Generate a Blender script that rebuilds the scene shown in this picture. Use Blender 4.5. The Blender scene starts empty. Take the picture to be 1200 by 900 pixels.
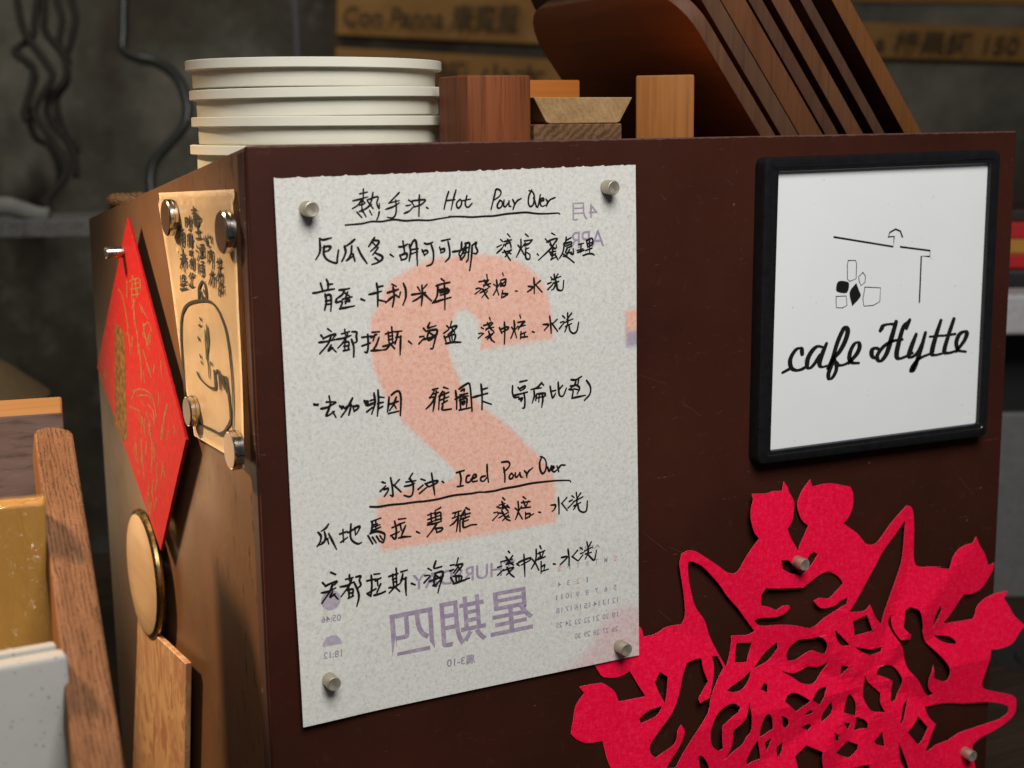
import bpy, bmesh, math, random
from mathutils import Vector, Matrix, noise
random.seed(7)
S = bpy.context.scene
COL = S.collection

# ------------------------------------------------------------------ camera
cd = bpy.data.cameras.new("camera")
cd.sensor_width = 36.0
cd.lens = 51.0
cd.clip_start = 0.01
cd.clip_end = 60
cam = bpy.data.objects.new("camera", cd)
COL.objects.link(cam)
_R = Matrix([[0.8864494, 0.0931901, -0.4533464], [-0.4626661, 0.152727, -0.873278], [-0.0121426, 0.9838649, 0.1785006]]).to_4x4()
cam.matrix_world = Matrix.Translation(Vector([-0.206171, -0.662587, 0.009975])) @ _R
cd.dof.use_dof = True
cd.dof.focus_distance = 0.775
cd.dof.aperture_fstop = 9.5
S.camera = cam

# ------------------------------------------------------------------ world, lamps, exposure
W = bpy.data.worlds.new("World")
S.world = W
W.use_nodes = True
bgn = W.node_tree.nodes["Background"]
bgn.inputs[0].default_value = (0.80, 0.88, 1.0, 1)
bgn.inputs[1].default_value = 0.055

def area(name, loc, target, size, power, color, size_y=None):
    l = bpy.data.lights.new(name, 'AREA')
    l.energy = power
    l.color = color
    l.size = size
    if size_y:
        l.shape = 'RECTANGLE'
        l.size_y = size_y
    o = bpy.data.objects.new(name, l)
    COL.objects.link(o)
    o.location = loc
    d = Vector(target) - Vector(loc)
    o.rotation_euler = d.to_track_quat('-Z', 'Y').to_euler()
    return o

area("daylight_window", (-0.10, -1.05, 1.0), (0.2, 0, -0.12), 0.75, 28.5, (1.0, 0.985, 0.955))  # soft key lamp for daylight from the upper front
_l = bpy.data.lights.new("warm_spot", 'SPOT')          # shaded warm cafe lamp on the left
_l.energy = 72
_l.color = (1.0, 0.70, 0.40)
_l.shadow_soft_size = 0.045
_l.spot_size = math.radians(37)
_l.spot_blend = 0.55
_o = bpy.data.objects.new("warm_spot", _l)
COL.objects.link(_o)
_o.location = (-0.45, 0.45, 0.40)
_o.rotation_euler = (Vector((0.0, 0.02, -0.37)) - Vector(_o.location)).to_track_quat('-Z', 'Y').to_euler()
area("low_warm_lamp", (-0.36, 1.05, -0.40), (0.0, 0.1, -0.34), 0.26, 1.0, (1.0, 0.70, 0.40))  # added fill with no real source, gives the side panel a low sheen
area("back_daylight", (-0.2, 1.7, 1.3), (0.3, 3.0, 0.1), 0.9, 9, (1.0, 0.96, 0.86))
S.cycles.caustics_reflective = False
S.cycles.caustics_refractive = False
S.view_settings.view_transform = 'Standard'
S.view_settings.look = 'None'
S.view_settings.exposure = 0.0
S.view_settings.gamma = 1.0
S.cycles.max_bounces = 8

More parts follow.
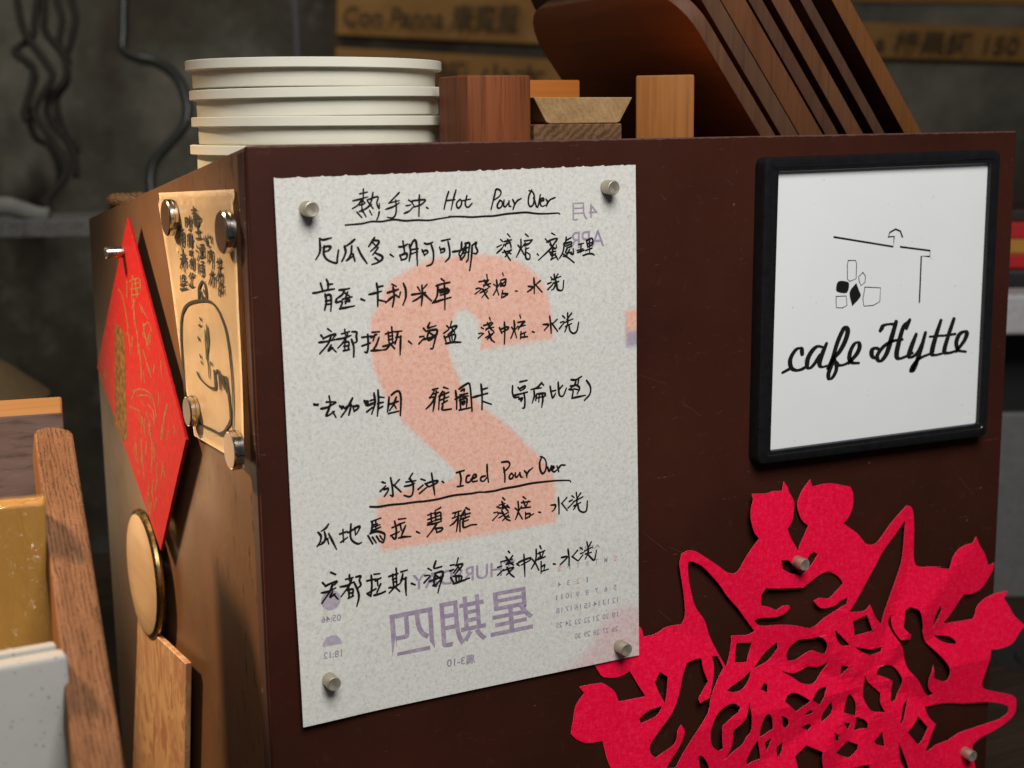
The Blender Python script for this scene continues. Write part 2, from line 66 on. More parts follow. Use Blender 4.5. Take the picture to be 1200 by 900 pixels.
# ------------------------------------------------------------------ data, 1e-5 m on the panel planes
INK = {"line1":"95|5682,-2190 5657,-2644;95|5521,-2376 5859,-2316;94|5150,-2698 5383,-2658 5877,-2546;95|5589,-2665 5374,-2921 5112,-3064;95|5588,-2689 5739,-2814;95|5503,-2916 5685,-2870;95|5599,-2666 5571,-3216;95|5467,-3221 5781,-3104 6073,-2923;95|6168,-2374 6107,-2660 5995,-2896 5850,-3058;95|5899,-2676 6423,-2550 6361,-2861 6473,-3130 6490,-2914;95|5896,-2772 6145,-3094;95|5337,-3278 5536,-3502;95|5647,-3267 5769,-3473;95|5985,-3232 6073,-3404;96|6467,-3299 6431,-3466 6347,-3642;96|7529,-2409 7367,-2559 7069,-2814;96|7015,-2875 7519,-2782;96|6849,-3169 7220,-3062 7515,-2903;96|7360,-2776 7375,-3189 7314,-3478 7152,-3607 6916,-3568;96|8076,-2787 8234,-2890;96|7936,-3040 8123,-3013;96|7820,-3401 8062,-3313 8253,-3149;97|8181,-2854 8362,-3105;97|8289,-2809 8907,-2783 8904,-2880 8658,-3042 8362,-3105;97|8627,-2578 8602,-3138 8575,-3553;97|9021,-3178 9063,-3204;97|10217,-2459 10072,-2848 9964,-3263;98|10630,-2384 10483,-2814 10352,-3313;98|10098,-2874 10538,-2840;96|4726,-3852 5215,-3835 5577,-3817 6047,-3740 6568,-3762 6938,-3715 7308,-3696 7836,-3777 8478,-3769 9124,-3806 9778,-3740 10272,-3696 10879,-3696;98|10837,-2851 10668,-2993 10664,-3191 10773,-3260 10914,-3101 10918,-2903 10820,-2850;98|11227,-2691 11137,-3035 11189,-3211 11328,-3231 11497,-3073;98|11001,-2906 11418,-2846;99|12854,-2496 12705,-2992 12585,-3378;99|12825,-2545 12912,-2398 13109,-2455 13164,-2607 13048,-2778 12791,-2920;100|13073,-2980 12939,-3201 12982,-3353 13153,-3310 13242,-3112 13158,-2983 13073,-3015;100|13329,-2989 13297,-3214 13410,-3294 13613,-3050;100|13613,-3050 13610,-3251 13696,-3290;100|13843,-2982 13926,-3187 13848,-3427;100|13908,-3262 14072,-3041 14303,-2923;101|14915,-2538 14767,-2812 14734,-3166 14848,-3348 15023,-3227 15085,-2874 15001,-2617 14799,-2535;101|15056,-2924 15254,-3414 15436,-2784;101|15403,-3114 15638,-3046 15581,-2942 15463,-3014 15431,-3242 15547,-3359 15753,-3305;101|15785,-3026 15872,-3156 15811,-3348;101|15842,-3206 16020,-3034 16286,-2941;100|10241,-3670 10902,-3697 11513,-3746 12185,-3734 12749,-3737 13376,-3671 14006,-3645 14584,-3633 15222,-3719 15808,-3747 16457,-3742 16563,-3788","line2":"119|3395,-4453 3544,-4508 3926,-4440;119|3366,-4547 3377,-4929 3317,-5165 3157,-5395;119|3556,-4866 3734,-4828 3911,-4860 3803,-5022 3613,-5084;120|3582,-4844 3544,-5176 3662,-5422 3910,-5580 4188,-5653 4221,-5452 4296,-5072;120|5123,-4584 4912,-4742 4624,-4896;120|4624,-4896 4667,-5139 4582,-5376 4473,-5553;120|4983,-4914 4948,-5202 4837,-5437 4704,-5551;121|4782,-5531 5019,-5375;121|5047,-5304 5116,-5573;121|5316,-5003 5461,-5326 5733,-5738;121|6162,-4561 5999,-4771 5890,-4911;121|6107,-4655 6394,-4693 6363,-4838 6201,-5000 5987,-5159;121|6103,-4776 6204,-4888;121|6330,-5055 6086,-5334;122|6244,-5294 6554,-5457 6523,-5626 6282,-5759 6044,-5819;122|6210,-5536 6338,-5640;122|7020,-5408 7124,-5487;122|7686,-4805 7705,-5076;122|7493,-5040 7706,-5027 7896,-4938;123|7732,-5077 7750,-5373;123|7507,-5483 7582,-5674;123|7534,-5460 7830,-5377 7880,-5503 7796,-5646 7581,-5683;123|8028,-4993 8073,-5316 7992,-5730;123|8080,-5070 8221,-4806 8356,-4764 8404,-4988 8416,-5580 8422,-5977;110|8095,-5208 8462,-5178;110|8100,-5425 8436,-5325;111|8857,-4936 9018,-4978 9264,-4906;111|8713,-5275 8815,-5503;111|8739,-5325 8929,-5286 9008,-5389 8842,-5504;111|9207,-5027 9307,-5380 9298,-5777 9184,-5994 8964,-6057;111|9812,-4849 10225,-4789;111|9667,-5199 9727,-5426;111|9730,-5277 9912,-5262 9909,-5386 9743,-5442;112|10139,-4949 10212,-5377 10177,-5700 9980,-5889;112|10404,-5426 10709,-5402 11016,-5318;112|10883,-5010 10850,-5309 10734,-5514;112|11017,-5268 10929,-5514 10786,-5707;112|10732,-5604 10866,-5852;112|11105,-5046 11328,-5057 11264,-5481 11229,-5831 11143,-5953;112|11105,-5071 11097,-5472 10980,-5717 10811,-5834;112|10933,-5313 11268,-5255;112|10928,-5539 11264,-5481;113|11465,-5190 11429,-5641 11364,-6091 11302,-6390;113|11550,-5119 11720,-5026 11661,-5225 11769,-5457 11682,-5593 11570,-5573;101|13520,-4708 13633,-4830;100|13116,-4968 13200,-5048;100|12911,-5313 13112,-5231;101|12878,-5616 13137,-5426 13225,-5328;101|13343,-5055 13688,-4995;101|13283,-5230 13629,-5120;101|13516,-4987 13656,-5223 13683,-5377;101|13457,-5086 13368,-5285;101|13221,-5608 13681,-5530;101|13308,-5536 13504,-5852 13617,-6012;101|13652,-5528 13361,-5819;101|13507,-5597 13650,-5697;101|14116,-5322 14202,-5429;101|14265,-5023 14261,-5329 14171,-5581 13993,-5878;101|14494,-5213 14289,-5433;101|14259,-5483 14429,-5773;101|14558,-4756 14673,-4853;101|14496,-5085 14874,-5052;101|14903,-5079 14756,-5226 14493,-5341;101|14523,-5266 14698,-5223;102|14549,-5472 14516,-5804 14572,-6012 14747,-6022 14778,-5818 14634,-5707;101|14549,-5508 14695,-5464;102|15235,-5816 15270,-5849;102|16111,-4776 16258,-4860;102|15724,-5067 15870,-5229;102|15812,-5200 16049,-5109 16405,-5048 16344,-5200;102|15988,-5235 16047,-5341;102|16345,-5149 16045,-5522 15688,-5814 15302,-6103;103|15987,-5364 16223,-5557 16342,-5537 16343,-5407;102|15926,-5671 16046,-5470;103|15984,-5752 16281,-5715;103|15984,-5778 16071,-5938 16280,-5845;103|16134,-5552 16101,-5965 16040,-6117;103|16040,-6117 16338,-6004;103|16309,-5950 16426,-6138;103|16941,-5048 16910,-5280;103|16940,-5177 17211,-5060;103|16820,-5353 17239,-5270 17239,-5400;103|16820,-5327 16788,-5611 16697,-5867 16546,-6067;103|16939,-5463 17179,-5397;103|16998,-5570 17238,-5504;103|16998,-5596 16906,-5826 17236,-5817;103|16816,-5925 17055,-6094 17384,-6347;103|17117,-5706 16935,-5984 16786,-6002;103|17236,-5895 17368,-5912 17358,-5667;103|17720,-5424 17963,-5383;104|17628,-5733 17931,-5670;104|17658,-5839 17991,-5751;104|17841,-5430 17809,-5820;104|18206,-5238 18510,-5148 18540,-5438 18265,-5582;104|18175,-5263 18235,-5580;104|18235,-5423 18510,-5358;104|18358,-5220 18356,-5901;104|18143,-5759 18478,-5671;104|17990,-6013 18264,-5949 18508,-5962 18618,-6020","line3":"120|3649,-6448 3718,-6645 3683,-6908;120|3338,-6622 3427,-6964;120|3717,-6669 3896,-6656;120|2968,-7031 3146,-7019 3605,-6942 3989,-6904;121|3546,-7165 3585,-7482 3495,-7864;121|3571,-7191 3800,-7182 3838,-7548 3799,-7934;121|3586,-7458 3817,-7435;121|3580,-7627 3810,-7619;121|4295,-6972 4526,-6962 4760,-6929;121|4525,-7011 4415,-7198 4100,-7396;121|4098,-7444 4094,-7566 4403,-7538 4288,-7871;121|4675,-7142 4588,-7404 4767,-7475;122|4459,-7420 4874,-7350;121|4597,-7161 4748,-7269;122|4716,-7437 4581,-7623;122|4583,-7550 4764,-7562;122|4288,-7871 4495,-7861 4989,-7798;122|5415,-7499 5534,-7556;123|6224,-6801 6266,-7123 6243,-7860;123|6272,-6951 6510,-6917;123|5841,-7282 6131,-7237 6423,-7172;123|6304,-7593 6645,-7690;123|7068,-6878 7225,-6962;123|6817,-7257 7085,-7200 7327,-7141;123|7089,-7052 7130,-7475 7037,-7939;123|7051,-7470 6860,-7605 6697,-7733;124|7160,-7378 7369,-7516;124|7455,-7323 7437,-7406;124|7655,-6890 7754,-7169 7743,-7565 7600,-7894;116|8418,-7112 8523,-7268;116|8882,-7016 8687,-7203;116|8102,-7440 8383,-7423 8791,-7385;116|8637,-7051 8653,-7476 8585,-7997;116|8625,-7524 8404,-7659 8158,-7767;116|8709,-7405 8922,-7619 9109,-7797;116|9736,-6768 9844,-6860;116|9454,-7077 9703,-7017 10146,-6959;117|9509,-7105 9471,-7529 9356,-7773 9215,-7914;117|9614,-7288 10001,-7237;117|9613,-7363 10082,-7318 10051,-7492 9663,-7567;117|9666,-7442 10025,-7405;117|9867,-7078 9884,-7556 9868,-8262;117|9270,-7918 9685,-7820 10184,-7728;101|12267,-6718 12287,-6897;101|11849,-7023 12217,-6995;101|12132,-6990 12214,-7173 12411,-7313;101|12331,-7002 12099,-7268;101|12100,-7217 12442,-7162;101|11673,-7368 11758,-7348;101|11612,-7619 11869,-7457;101|11815,-7352 12068,-7444;101|11895,-7586 12209,-7453 12324,-7384;101|12039,-7443 12204,-7760 12315,-7910;101|12264,-7559 11976,-7821;101|12669,-7227 12782,-7311;101|12815,-7032 12838,-7391 12632,-7737;101|12983,-7221 12838,-7391;102|12809,-7415 12918,-7755;101|13181,-6696 13202,-6774;101|13072,-7022 13331,-6986 13301,-7113 13069,-7252;102|13070,-7150 13240,-7340 13357,-7167;102|13068,-7329 13298,-7292;102|13150,-7591 13088,-7895;102|13148,-7719 13464,-7755 13290,-7857 13116,-7923;102|13929,-7636 13987,-7650;107|14990,-7061 15016,-7425 15000,-7814;107|14693,-7446 14927,-7497 14808,-7620 14631,-7712;107|15342,-7212 15104,-7379;108|15104,-7405 15454,-7776;108|16024,-7071 16094,-7154;108|15843,-7373 15992,-7330;108|15840,-7659 16080,-7466;108|16203,-6951 16231,-7136;108|16412,-6938 16201,-7186;108|16070,-7178 16560,-7051;108|16170,-7367 16439,-7305;108|16291,-7165 16289,-7400 16168,-7654 16066,-7710;108|16349,-7378 16377,-7667 16495,-7769 16705,-7741 16768,-7299","line4":"118|3637,-8840 3762,-8947;117|3269,-9128 3366,-9268;118|3392,-9260 3677,-9160 4012,-9113 3878,-9274;118|3180,-9448 3462,-9436 3926,-9376;118|3751,-9240 3585,-9569 3186,-9976;118|3736,-9655 3598,-9913 3808,-9783;118|3759,-9730 3982,-9969;118|4483,-8954 4502,-9152;118|4348,-9115 4687,-9043;118|4081,-9364 4391,-9340 4758,-9246;118|4604,-9184 4438,-9491 4117,-9784;119|4463,-9517 4448,-9935;119|4410,-9538 4669,-9559 4631,-9901;119|4455,-9738 4637,-9729;119|4422,-9957 4656,-9927;119|4828,-9473 4920,-9826 4905,-10270;119|4894,-9059 5101,-9100 5069,-9295 5087,-9543 4927,-9629;119|5406,-9371 5827,-9355;120|5671,-9293 5682,-9789 5618,-10132 5513,-10123;119|5393,-9791 5764,-9697;120|5939,-9165 6256,-9165;120|5878,-9408 6119,-9303;120|6040,-9322 5953,-9563;120|6246,-9487 6103,-9824 5911,-10057;120|5857,-10077 6148,-10087 6360,-10095;120|6952,-9020 6971,-9295;120|6650,-9295 7026,-9225;120|6758,-9254 6795,-9831;120|6971,-9270 6984,-9746;120|6806,-9432 6967,-9420;120|6801,-9606 6962,-9584;120|6499,-9906 6794,-9856 7064,-9753;120|6792,-9905 6627,-10067 6520,-10083;121|6875,-9837 7056,-10052;120|7160,-9235 7455,-9223;120|7265,-9293 7204,-9564 7117,-9807;121|7205,-9514 7421,-9506;121|7421,-9506 7393,-9930 7369,-10380;121|7872,-9793 7977,-9887;117|8691,-9203 8770,-9310;117|8490,-9590 8654,-9578;117|8427,-9913 8679,-9681;117|8998,-8949 8911,-9169 9324,-9099;118|8907,-9320 9402,-9308 9339,-9632 9219,-10029 9160,-10227 9077,-10245;118|8933,-9373 8872,-9646 8977,-9806 9368,-9584;118|8705,-9734 9091,-9663 9397,-9510;118|9041,-9457 9203,-9571;118|10212,-8989 10152,-9187;118|9986,-9175 10067,-9257;118|9812,-9492 10037,-9357;118|10095,-9259 10487,-9187 10428,-9336 10200,-9547;118|10261,-9323 10369,-9484;118|10230,-9448 10032,-9585;118|9808,-9695 9912,-10009;119|9890,-9727 10366,-9611 10418,-9769 10330,-9991;118|10085,-9717 10135,-9976;119|10225,-9677 10246,-9985;119|9911,-10044 10301,-10015 10693,-10046;106|12388,-8945 12415,-9024;106|12068,-9281 12268,-9245 12470,-9157;106|11924,-9399 11991,-9440;106|11777,-9681 11919,-9671;106|11744,-9900 12004,-9714;107|12269,-9193 12464,-9517 12577,-9604;106|12526,-9238 12178,-9521;107|12207,-9472 12580,-9423;107|12171,-9908 12604,-9709;107|12319,-9635 12455,-10034 12625,-10192;107|12517,-9780 12256,-9992;107|12952,-9503 13064,-9745;107|13009,-9559 13415,-9461 13443,-9567 13122,-9698;107|13233,-9240 13248,-9785 13217,-10313;107|13675,-9532 13761,-9643;108|13796,-9204 13821,-9518 13700,-9873 13610,-10048;108|13996,-9505 13848,-9650;108|13819,-9674 13930,-10047;107|14149,-8944 14177,-9034;108|14057,-9275 14379,-9247;108|14408,-9301 14230,-9470;108|14112,-9514 14435,-9460;108|14260,-9368 14053,-9613;108|14196,-9807 14163,-10118;108|14195,-9911 14460,-9828;108|14252,-10073 14545,-10070;108|14400,-9901 14398,-10058;108|14907,-9841 14966,-9862;109|15917,-9124 15973,-9576 15999,-9974;109|15556,-9502 15854,-9541 15613,-9786;109|16334,-9313 16093,-9506;109|16063,-9504 16360,-9896;109|16726,-9157 16816,-9242;109|16603,-9465 16724,-9437;109|16511,-9775 16753,-9529;109|16998,-9044 16996,-9282;109|17210,-9059 16966,-9333;110|16844,-9483 17299,-9347;109|16996,-9282 16995,-9600 16841,-9960;110|16903,-9699 17207,-9589;110|17085,-9686 17144,-9956 17355,-10117 17569,-9989 17663,-9570","line5":"123|2824,-12499 2886,-12491 2953,-12488;123|2805,-12468 2936,-12531;124|3566,-12178 3631,-12532;124|3454,-12424 3840,-12453;124|3159,-12722 3444,-12687 3864,-12515;124|3604,-12554 3500,-12841 3377,-13102 3559,-13071 3771,-12944;124|3744,-12966 3865,-13203;124|4117,-12706 4191,-12813;125|4168,-12736 4298,-12749 4228,-12817;125|4400,-12809 4693,-12664 4632,-12933 4572,-13153;125|4755,-12395 4588,-12679 4395,-12959 4177,-13211;125|4794,-12800 4839,-13005;125|4847,-12780 5084,-12779 5026,-12924 4865,-13008;125|5407,-12586 5480,-12769;125|5433,-12588 5592,-12604 5524,-12733;126|5921,-12260 5960,-12717 5784,-13229;126|5640,-12760 5881,-12694;126|5612,-12808 5906,-12737;126|5549,-13104 5793,-12952;126|5752,-12570 5939,-12538;126|6138,-12130 6148,-12685 6073,-13361;126|6182,-12437 6421,-12486;126|6145,-12761 6360,-12732;126|6164,-13016 6327,-12956;126|6715,-12540 6677,-12891 6614,-13214;127|6881,-12379 7100,-12249 7288,-12292 7359,-12655 7309,-13465;127|6813,-12854 7166,-12773;127|7091,-12577 6974,-12870 6750,-13152;127|6948,-12842 7076,-13084;127|6718,-13327 7179,-13273;119|9140,-12344 9363,-12314;119|8965,-12738 9223,-12378;119|8965,-12738 9186,-12734;119|9162,-12577 9386,-12522;120|9303,-12488 9209,-12942 9114,-13422;119|9213,-12788 9012,-13076 8758,-13282;120|9753,-12300 9936,-12369;120|9636,-12521 9491,-12764 9421,-13376;120|9492,-12713 9970,-12579;120|9746,-12583 9770,-12792;120|9543,-12924 9965,-12811;120|9742,-12789 9708,-13044;120|9650,-13115 9877,-13009;120|9648,-13244 9643,-13451 10091,-13455;120|10391,-12568 10438,-13013 10429,-13454;121|10619,-12435 10962,-12260 11161,-12227 11239,-12624 11304,-13648;120|10730,-12549 10873,-12485 10870,-12589;121|10669,-12777 11038,-12735;120|10383,-12956 10610,-12875 11063,-12868;121|10635,-13033 10654,-13503;121|10635,-13033 11004,-12992 10996,-13382;121|10774,-13151 10888,-13136 10857,-13263 10772,-13281 10745,-13174;121|10625,-13552 11165,-13503;121|11842,-12370 11890,-12897 11877,-13629;121|11924,-12613 12154,-12567;121|11403,-12964 11747,-12909 12178,-12846;122|11942,-13242 12399,-13430;114|13670,-12623 13666,-12966 13780,-13215 14015,-13212;114|14143,-12419 14497,-12384;114|14021,-12736 14108,-12860;114|14109,-12770 14405,-12666 14374,-12796 14166,-12882;114|13752,-13106 14135,-13064 14519,-13006;114|14044,-13267 14159,-13438;114|14072,-13323 14250,-13288 14189,-13441;115|14341,-13058 14396,-13409 14362,-13805 14273,-13833;115|15386,-12600 15145,-12817 14787,-12889;115|15416,-12629 15505,-12707;115|15085,-12864 15354,-12863;115|14936,-12903 14962,-13252 14839,-13586;115|15142,-13163 15620,-13183 15528,-13361;115|15081,-13264 15049,-13474;115|15261,-13201 15227,-13572;115|15139,-13376 15619,-13317;115|15440,-13192 15467,-13516 15404,-13874;115|15923,-12865 15981,-13192 16069,-13469 16222,-13269;115|15982,-13111 16223,-13081;116|16408,-12696 16435,-13075 16493,-13376 16706,-13424 16891,-13065;116|16465,-13051 16649,-12880;116|17229,-12601 17504,-12627 17811,-12494;116|17504,-12665 17411,-12899 17196,-13029;116|17657,-12652 17626,-12865;116|17104,-13112 17317,-13187 17254,-13586;116|17196,-12932 17533,-12927;116|17533,-12911 17717,-13090 17592,-13376;116|17410,-13115 17685,-13195;117|17285,-13600 17622,-13569 18054,-13530;117|18180,-12755 18396,-13101 18364,-13479 18053,-13774","line6":"115|6263,-16822 6370,-16871;115|6142,-17255 6392,-17055;116|6701,-16681 6770,-17104 6794,-17600 6675,-17558;116|6360,-17206 6551,-17179 6519,-17330 6350,-17541;116|7133,-16829 6880,-17066;116|6880,-17066 7225,-17433;116|7880,-16596 7709,-16808;117|7567,-16972 8036,-16969;116|7479,-17185 7727,-17175 7977,-17103;117|7763,-16841 7921,-17148 7881,-17612 7711,-17762 7438,-17669;117|8397,-16937 8562,-17010;117|8218,-17421 8444,-17267;117|8296,-17641 8664,-17400;117|8613,-17210 8776,-17362;118|8725,-17172 9230,-17105 9256,-17214 8832,-17369;117|8959,-16730 9031,-17238 9101,-17815;118|9571,-17217 9609,-17248;118|10395,-16830 10766,-16770;118|10537,-16821 10615,-17175 10550,-17564;119|10436,-17576 10693,-17572;119|11058,-17072 10943,-17110 10897,-17370 11040,-17431 11185,-17353;119|11215,-17277 11447,-17200 11477,-17098 11363,-17057 11245,-17228 11270,-17417 11500,-17420;118|5579,-18007 6009,-18065 6661,-18049 7317,-18086 8090,-18085 8479,-18111 9207,-18103 9886,-18034 10341,-18015 11200,-18048 11605,-18032 12097,-18096;110|11984,-17214 11780,-17242 11748,-17425 11921,-17473 12069,-17332;110|12121,-16644 12131,-17099 12182,-17533;111|13098,-16924 13151,-17280 13146,-17656;111|13015,-16592 13338,-16604 13454,-16753 13363,-16930 13124,-17115;111|13535,-17274 13415,-17394 13443,-17543 13591,-17524 13652,-17369 13535,-17263;112|13771,-17303 13770,-17438 13858,-17503 14039,-17310;112|14039,-17310 14096,-17506 14185,-17544;112|14337,-17238 14455,-17389 14453,-17578;112|14454,-17443 14576,-17268 14787,-17131;113|15364,-16604 15241,-16888 15267,-17272 15416,-17508 15599,-17313 15633,-16935 15515,-16676 15304,-16570;113|15722,-17219 15811,-17448 15935,-17163;113|15933,-17354 16116,-17267 16026,-17174 15963,-17358 16115,-17497 16268,-17422;113|16300,-17235 16389,-17492;113|16391,-17328 16545,-17183 16759,-17209;112|12027,-18065 12085,-18068 12493,-18083 13082,-18025 13851,-18006 14688,-17950 15593,-17967 16263,-17998 17000,-18080 17111,-18149","line7":"119|3277,-18619 3167,-18757 2944,-18878;119|2769,-18955 2892,-19151 2829,-19424 2692,-19608;119|3081,-18974 3123,-19237 3009,-19501 2745,-19590;119|2958,-19468 3225,-19328;119|3224,-19354 3269,-19566;119|3311,-19110 3481,-19494 3661,-19907;120|4052,-19012 4059,-19580;120|3915,-19172 4234,-19115;120|3953,-19590 4250,-19427;120|4484,-18790 4438,-19377 4561,-19654 4823,-19822 4985,-19794;120|4339,-19156 4906,-18928 4928,-19060 4788,-19273;120|4690,-19000 4706,-19313;121|5609,-18769 6072,-18667;121|5634,-18824 5596,-19182 5509,-19377;121|5657,-18957 5874,-18936;121|5824,-18799 5811,-19213;121|5626,-19082 6007,-19007;121|5594,-19260 6030,-19140;121|5536,-19381 5862,-19324 6237,-19483 6287,-19647 6196,-19947 6088,-19905;121|5397,-19517 5600,-19911;121|5636,-19630 5790,-19887;121|5853,-19610 5982,-19837;121|6043,-19611 6146,-19783;122|6853,-18970 6924,-19372 6884,-19813 6773,-19823 6657,-19675;122|6736,-19241 7094,-19161;122|6642,-19646 7057,-19523;122|7103,-18864 7433,-18868;122|7068,-19131 7372,-19069;122|7150,-19143 7197,-19412;122|7421,-19286 7275,-19581 7187,-19778;122|7075,-19841 7324,-19824 7682,-19861;123|8076,-19670 8186,-19739;114|9381,-18579 9125,-18677;114|8727,-18860 9038,-18797;114|8722,-19097 9004,-19047;114|8717,-19282 9028,-19219;114|8868,-18827 8885,-19279;114|9122,-18809 9141,-19182;114|9120,-18862 9403,-18821 9423,-19195;114|9145,-18997 9400,-18980;114|9141,-19182 9424,-19169;114|8686,-19383 9080,-19360 9421,-19301;114|9193,-19375 8961,-19661 8644,-19987;114|9102,-19655 9182,-19826;115|9130,-19632 9497,-19658 9409,-19805 9182,-19852;115|10138,-18949 10539,-18897;115|10280,-18969 10162,-19192;115|10104,-19211 10506,-19133;115|10424,-18935 10386,-19410 10289,-19932;115|10331,-19296 10155,-19485 9953,-19590;115|10886,-18784 11028,-18884;115|10769,-18902 10591,-19172 10499,-19480 10489,-19961;115|10591,-19145 11070,-19088;115|10795,-19039 10818,-19310;115|10616,-19336 11021,-19258;115|10670,-19504 10959,-19437;115|10703,-19321 10666,-19718 10779,-19814 11127,-19730 11416,-19744;107|13023,-18530 13111,-18623;107|12693,-18973 12792,-19024;107|12512,-19256 12659,-19238;107|12418,-19638 12716,-19382;107|12812,-18881 13107,-18839;107|12961,-18738 13134,-19060 13279,-19242;107|13253,-18967 12955,-19144;107|12868,-19051 13312,-19030;107|13017,-18962 13370,-19092;107|12747,-19305 12982,-19353;107|12802,-19556 13307,-19355;108|12954,-19252 13184,-19664 13390,-19802;107|13305,-19517 13006,-19720;108|13127,-19547 13363,-19607;108|13755,-19198 13902,-19328;108|13908,-18865 13933,-19223 13870,-19514 13747,-19770;108|14083,-19161 13931,-19386;108|13930,-19441 14135,-19797;108|14239,-18637 14358,-18735;108|14146,-18925 14596,-18930;108|14236,-18882 14323,-19112;108|14506,-18918 14383,-19175;108|14142,-19224 14622,-19235;108|14348,-19525 14345,-19799;108|14378,-19584 14618,-19590 14586,-19750;109|14375,-19819 14799,-19642;109|15174,-19590 15235,-19609;109|16357,-18973 16384,-19446 16381,-19822;109|15925,-19301 16170,-19334 16107,-19547 15984,-19640;109|16848,-19038 16569,-19278;110|16569,-19305 16875,-19707;110|17220,-18977 17313,-19061;110|17064,-19233 17188,-19194;110|16969,-19581 17249,-19369;110|17469,-18843 17499,-19097;110|17718,-18903 17499,-19152;110|17311,-19294 17841,-19114;110|17530,-19129 17466,-19482 17309,-19711;110|17341,-19520 17715,-19404;111|17559,-19494 17620,-19781 17838,-19951 18089,-19901 18153,-19407","line8":"125|3359,-21097 3540,-21203;125|2894,-21566 3020,-21726;125|3046,-21720 3260,-21651 3632,-21581 3521,-21719;125|2824,-22046 3113,-22042 3514,-21926;125|3418,-21651 3218,-22060 2805,-22552;125|3349,-22107 3234,-22348 3476,-22232;126|3449,-22254 3626,-22492;126|4304,-21403 4296,-21610;126|4138,-21559 4460,-21532;126|3833,-21900 4126,-21896 4505,-21774;126|4402,-21653 4231,-21965 3843,-22382;126|4252,-22125 4239,-22516;126|4225,-22147 4466,-22134 4428,-22469;126|4272,-22312 4433,-22312;126|4237,-22552 4438,-22497;127|4556,-21835 4705,-22200 4774,-22579 4651,-23032;126|4701,-21518 4916,-21526 4829,-21722 4901,-21970 4762,-22104;127|5480,-21617 5492,-22118 5421,-22634;127|5284,-21822 5665,-21804;127|5263,-22476 5675,-22333;127|5262,-22528 5394,-22640;127|5673,-21542 5917,-21555;127|5733,-21883 5964,-21799;127|5799,-21852 5818,-22119;127|5954,-22141 5780,-22482;127|5638,-22644 5939,-22614 6188,-22549;128|6852,-21465 6871,-21759;128|6485,-21777 6900,-21711;128|6651,-21750 6688,-22366;128|6844,-21728 6856,-22287;128|6672,-21966 6838,-21939;128|6695,-22128 6833,-22114;128|6467,-22383 6715,-22397 7023,-22261;128|6714,-22423 6460,-22637;128|6770,-22406 6984,-22638;128|7151,-21644 7429,-21608;128|7201,-21811 7139,-22067 7051,-22239;128|7139,-22067 7362,-22023;128|7362,-22023 7350,-22474 7366,-22904;129|7715,-22373 7852,-22449;120|8657,-21718 8796,-21820;120|8480,-22064 8649,-22065;120|8415,-22402 8703,-22154;120|9060,-21406 8967,-21740 9365,-21721;121|9017,-22016 9444,-22003 9408,-22347 9256,-22754 9163,-23063;120|9045,-22047 8952,-22382 9002,-22659 9408,-22347;120|8725,-22399 9010,-22337 9467,-22249;120|9127,-22194 9266,-22324;121|8917,-22672 9029,-22717;121|10343,-21442 10251,-21725;121|9935,-21729 10096,-21727;121|9900,-22021 10044,-21989;121|10099,-22133 10276,-21918;121|10250,-21778 10596,-21751 10535,-21904;121|10334,-21873 10446,-22053;121|10506,-21927 10183,-22228;121|9920,-22429 10086,-22727;121|10094,-22349 10525,-22418 10492,-22602;121|10208,-22421 10231,-22696;121|10086,-22754 10491,-22684 10956,-22595;121|10380,-22449 10376,-22638;109|13310,-21498 13346,-21542;109|12857,-21988 13125,-21947;109|12675,-22262 12854,-22235;109|12669,-22673 12969,-22446;109|13157,-21788 13391,-22126 13569,-22264;109|13515,-21787 13182,-22149;109|13066,-21966 13483,-21947;109|13182,-22176 13540,-22138;109|13028,-22482 13537,-22397;109|13209,-22373 13383,-22731 13589,-22930;109|13566,-22457 13203,-22731;109|13808,-22257 13927,-22364;110|13838,-22278 13960,-22159 14595,-22035 14563,-22169 14078,-22343;110|14217,-21812 14246,-22369 14263,-22993;110|14745,-22169 14835,-22294;110|14963,-21648 14959,-22035 14864,-22354 14679,-22631;110|15110,-22114 14926,-22280;110|14895,-22331 15104,-22781;110|15208,-21490 15256,-21608;110|15113,-21864 15449,-21776;110|15174,-21846 15233,-22077;110|15418,-21827 15325,-22036;110|15110,-22197 15477,-22115;110|15260,-22388 15254,-22972;110|15288,-22643 15473,-22560 15440,-22778;111|15286,-22894 15666,-22842;111|16044,-22598 16105,-22619;111|16928,-21943 16987,-22402 16985,-22784;111|16553,-22307 16894,-22331 16457,-22685;111|17489,-22084 17206,-22351;112|17206,-22379 17517,-22641;112|17709,-21948 17803,-22018;112|17739,-22263 17865,-22253;112|17612,-22610 17833,-22390;112|18119,-21699 18181,-21990;112|18371,-21736 18149,-22070;112|17991,-22160 18433,-22028;112|18181,-21990 18180,-22301 18021,-22588;112|18053,-22339 18369,-22302;112|18179,-22386 18400,-22646 18590,-22761 18718,-22269"}
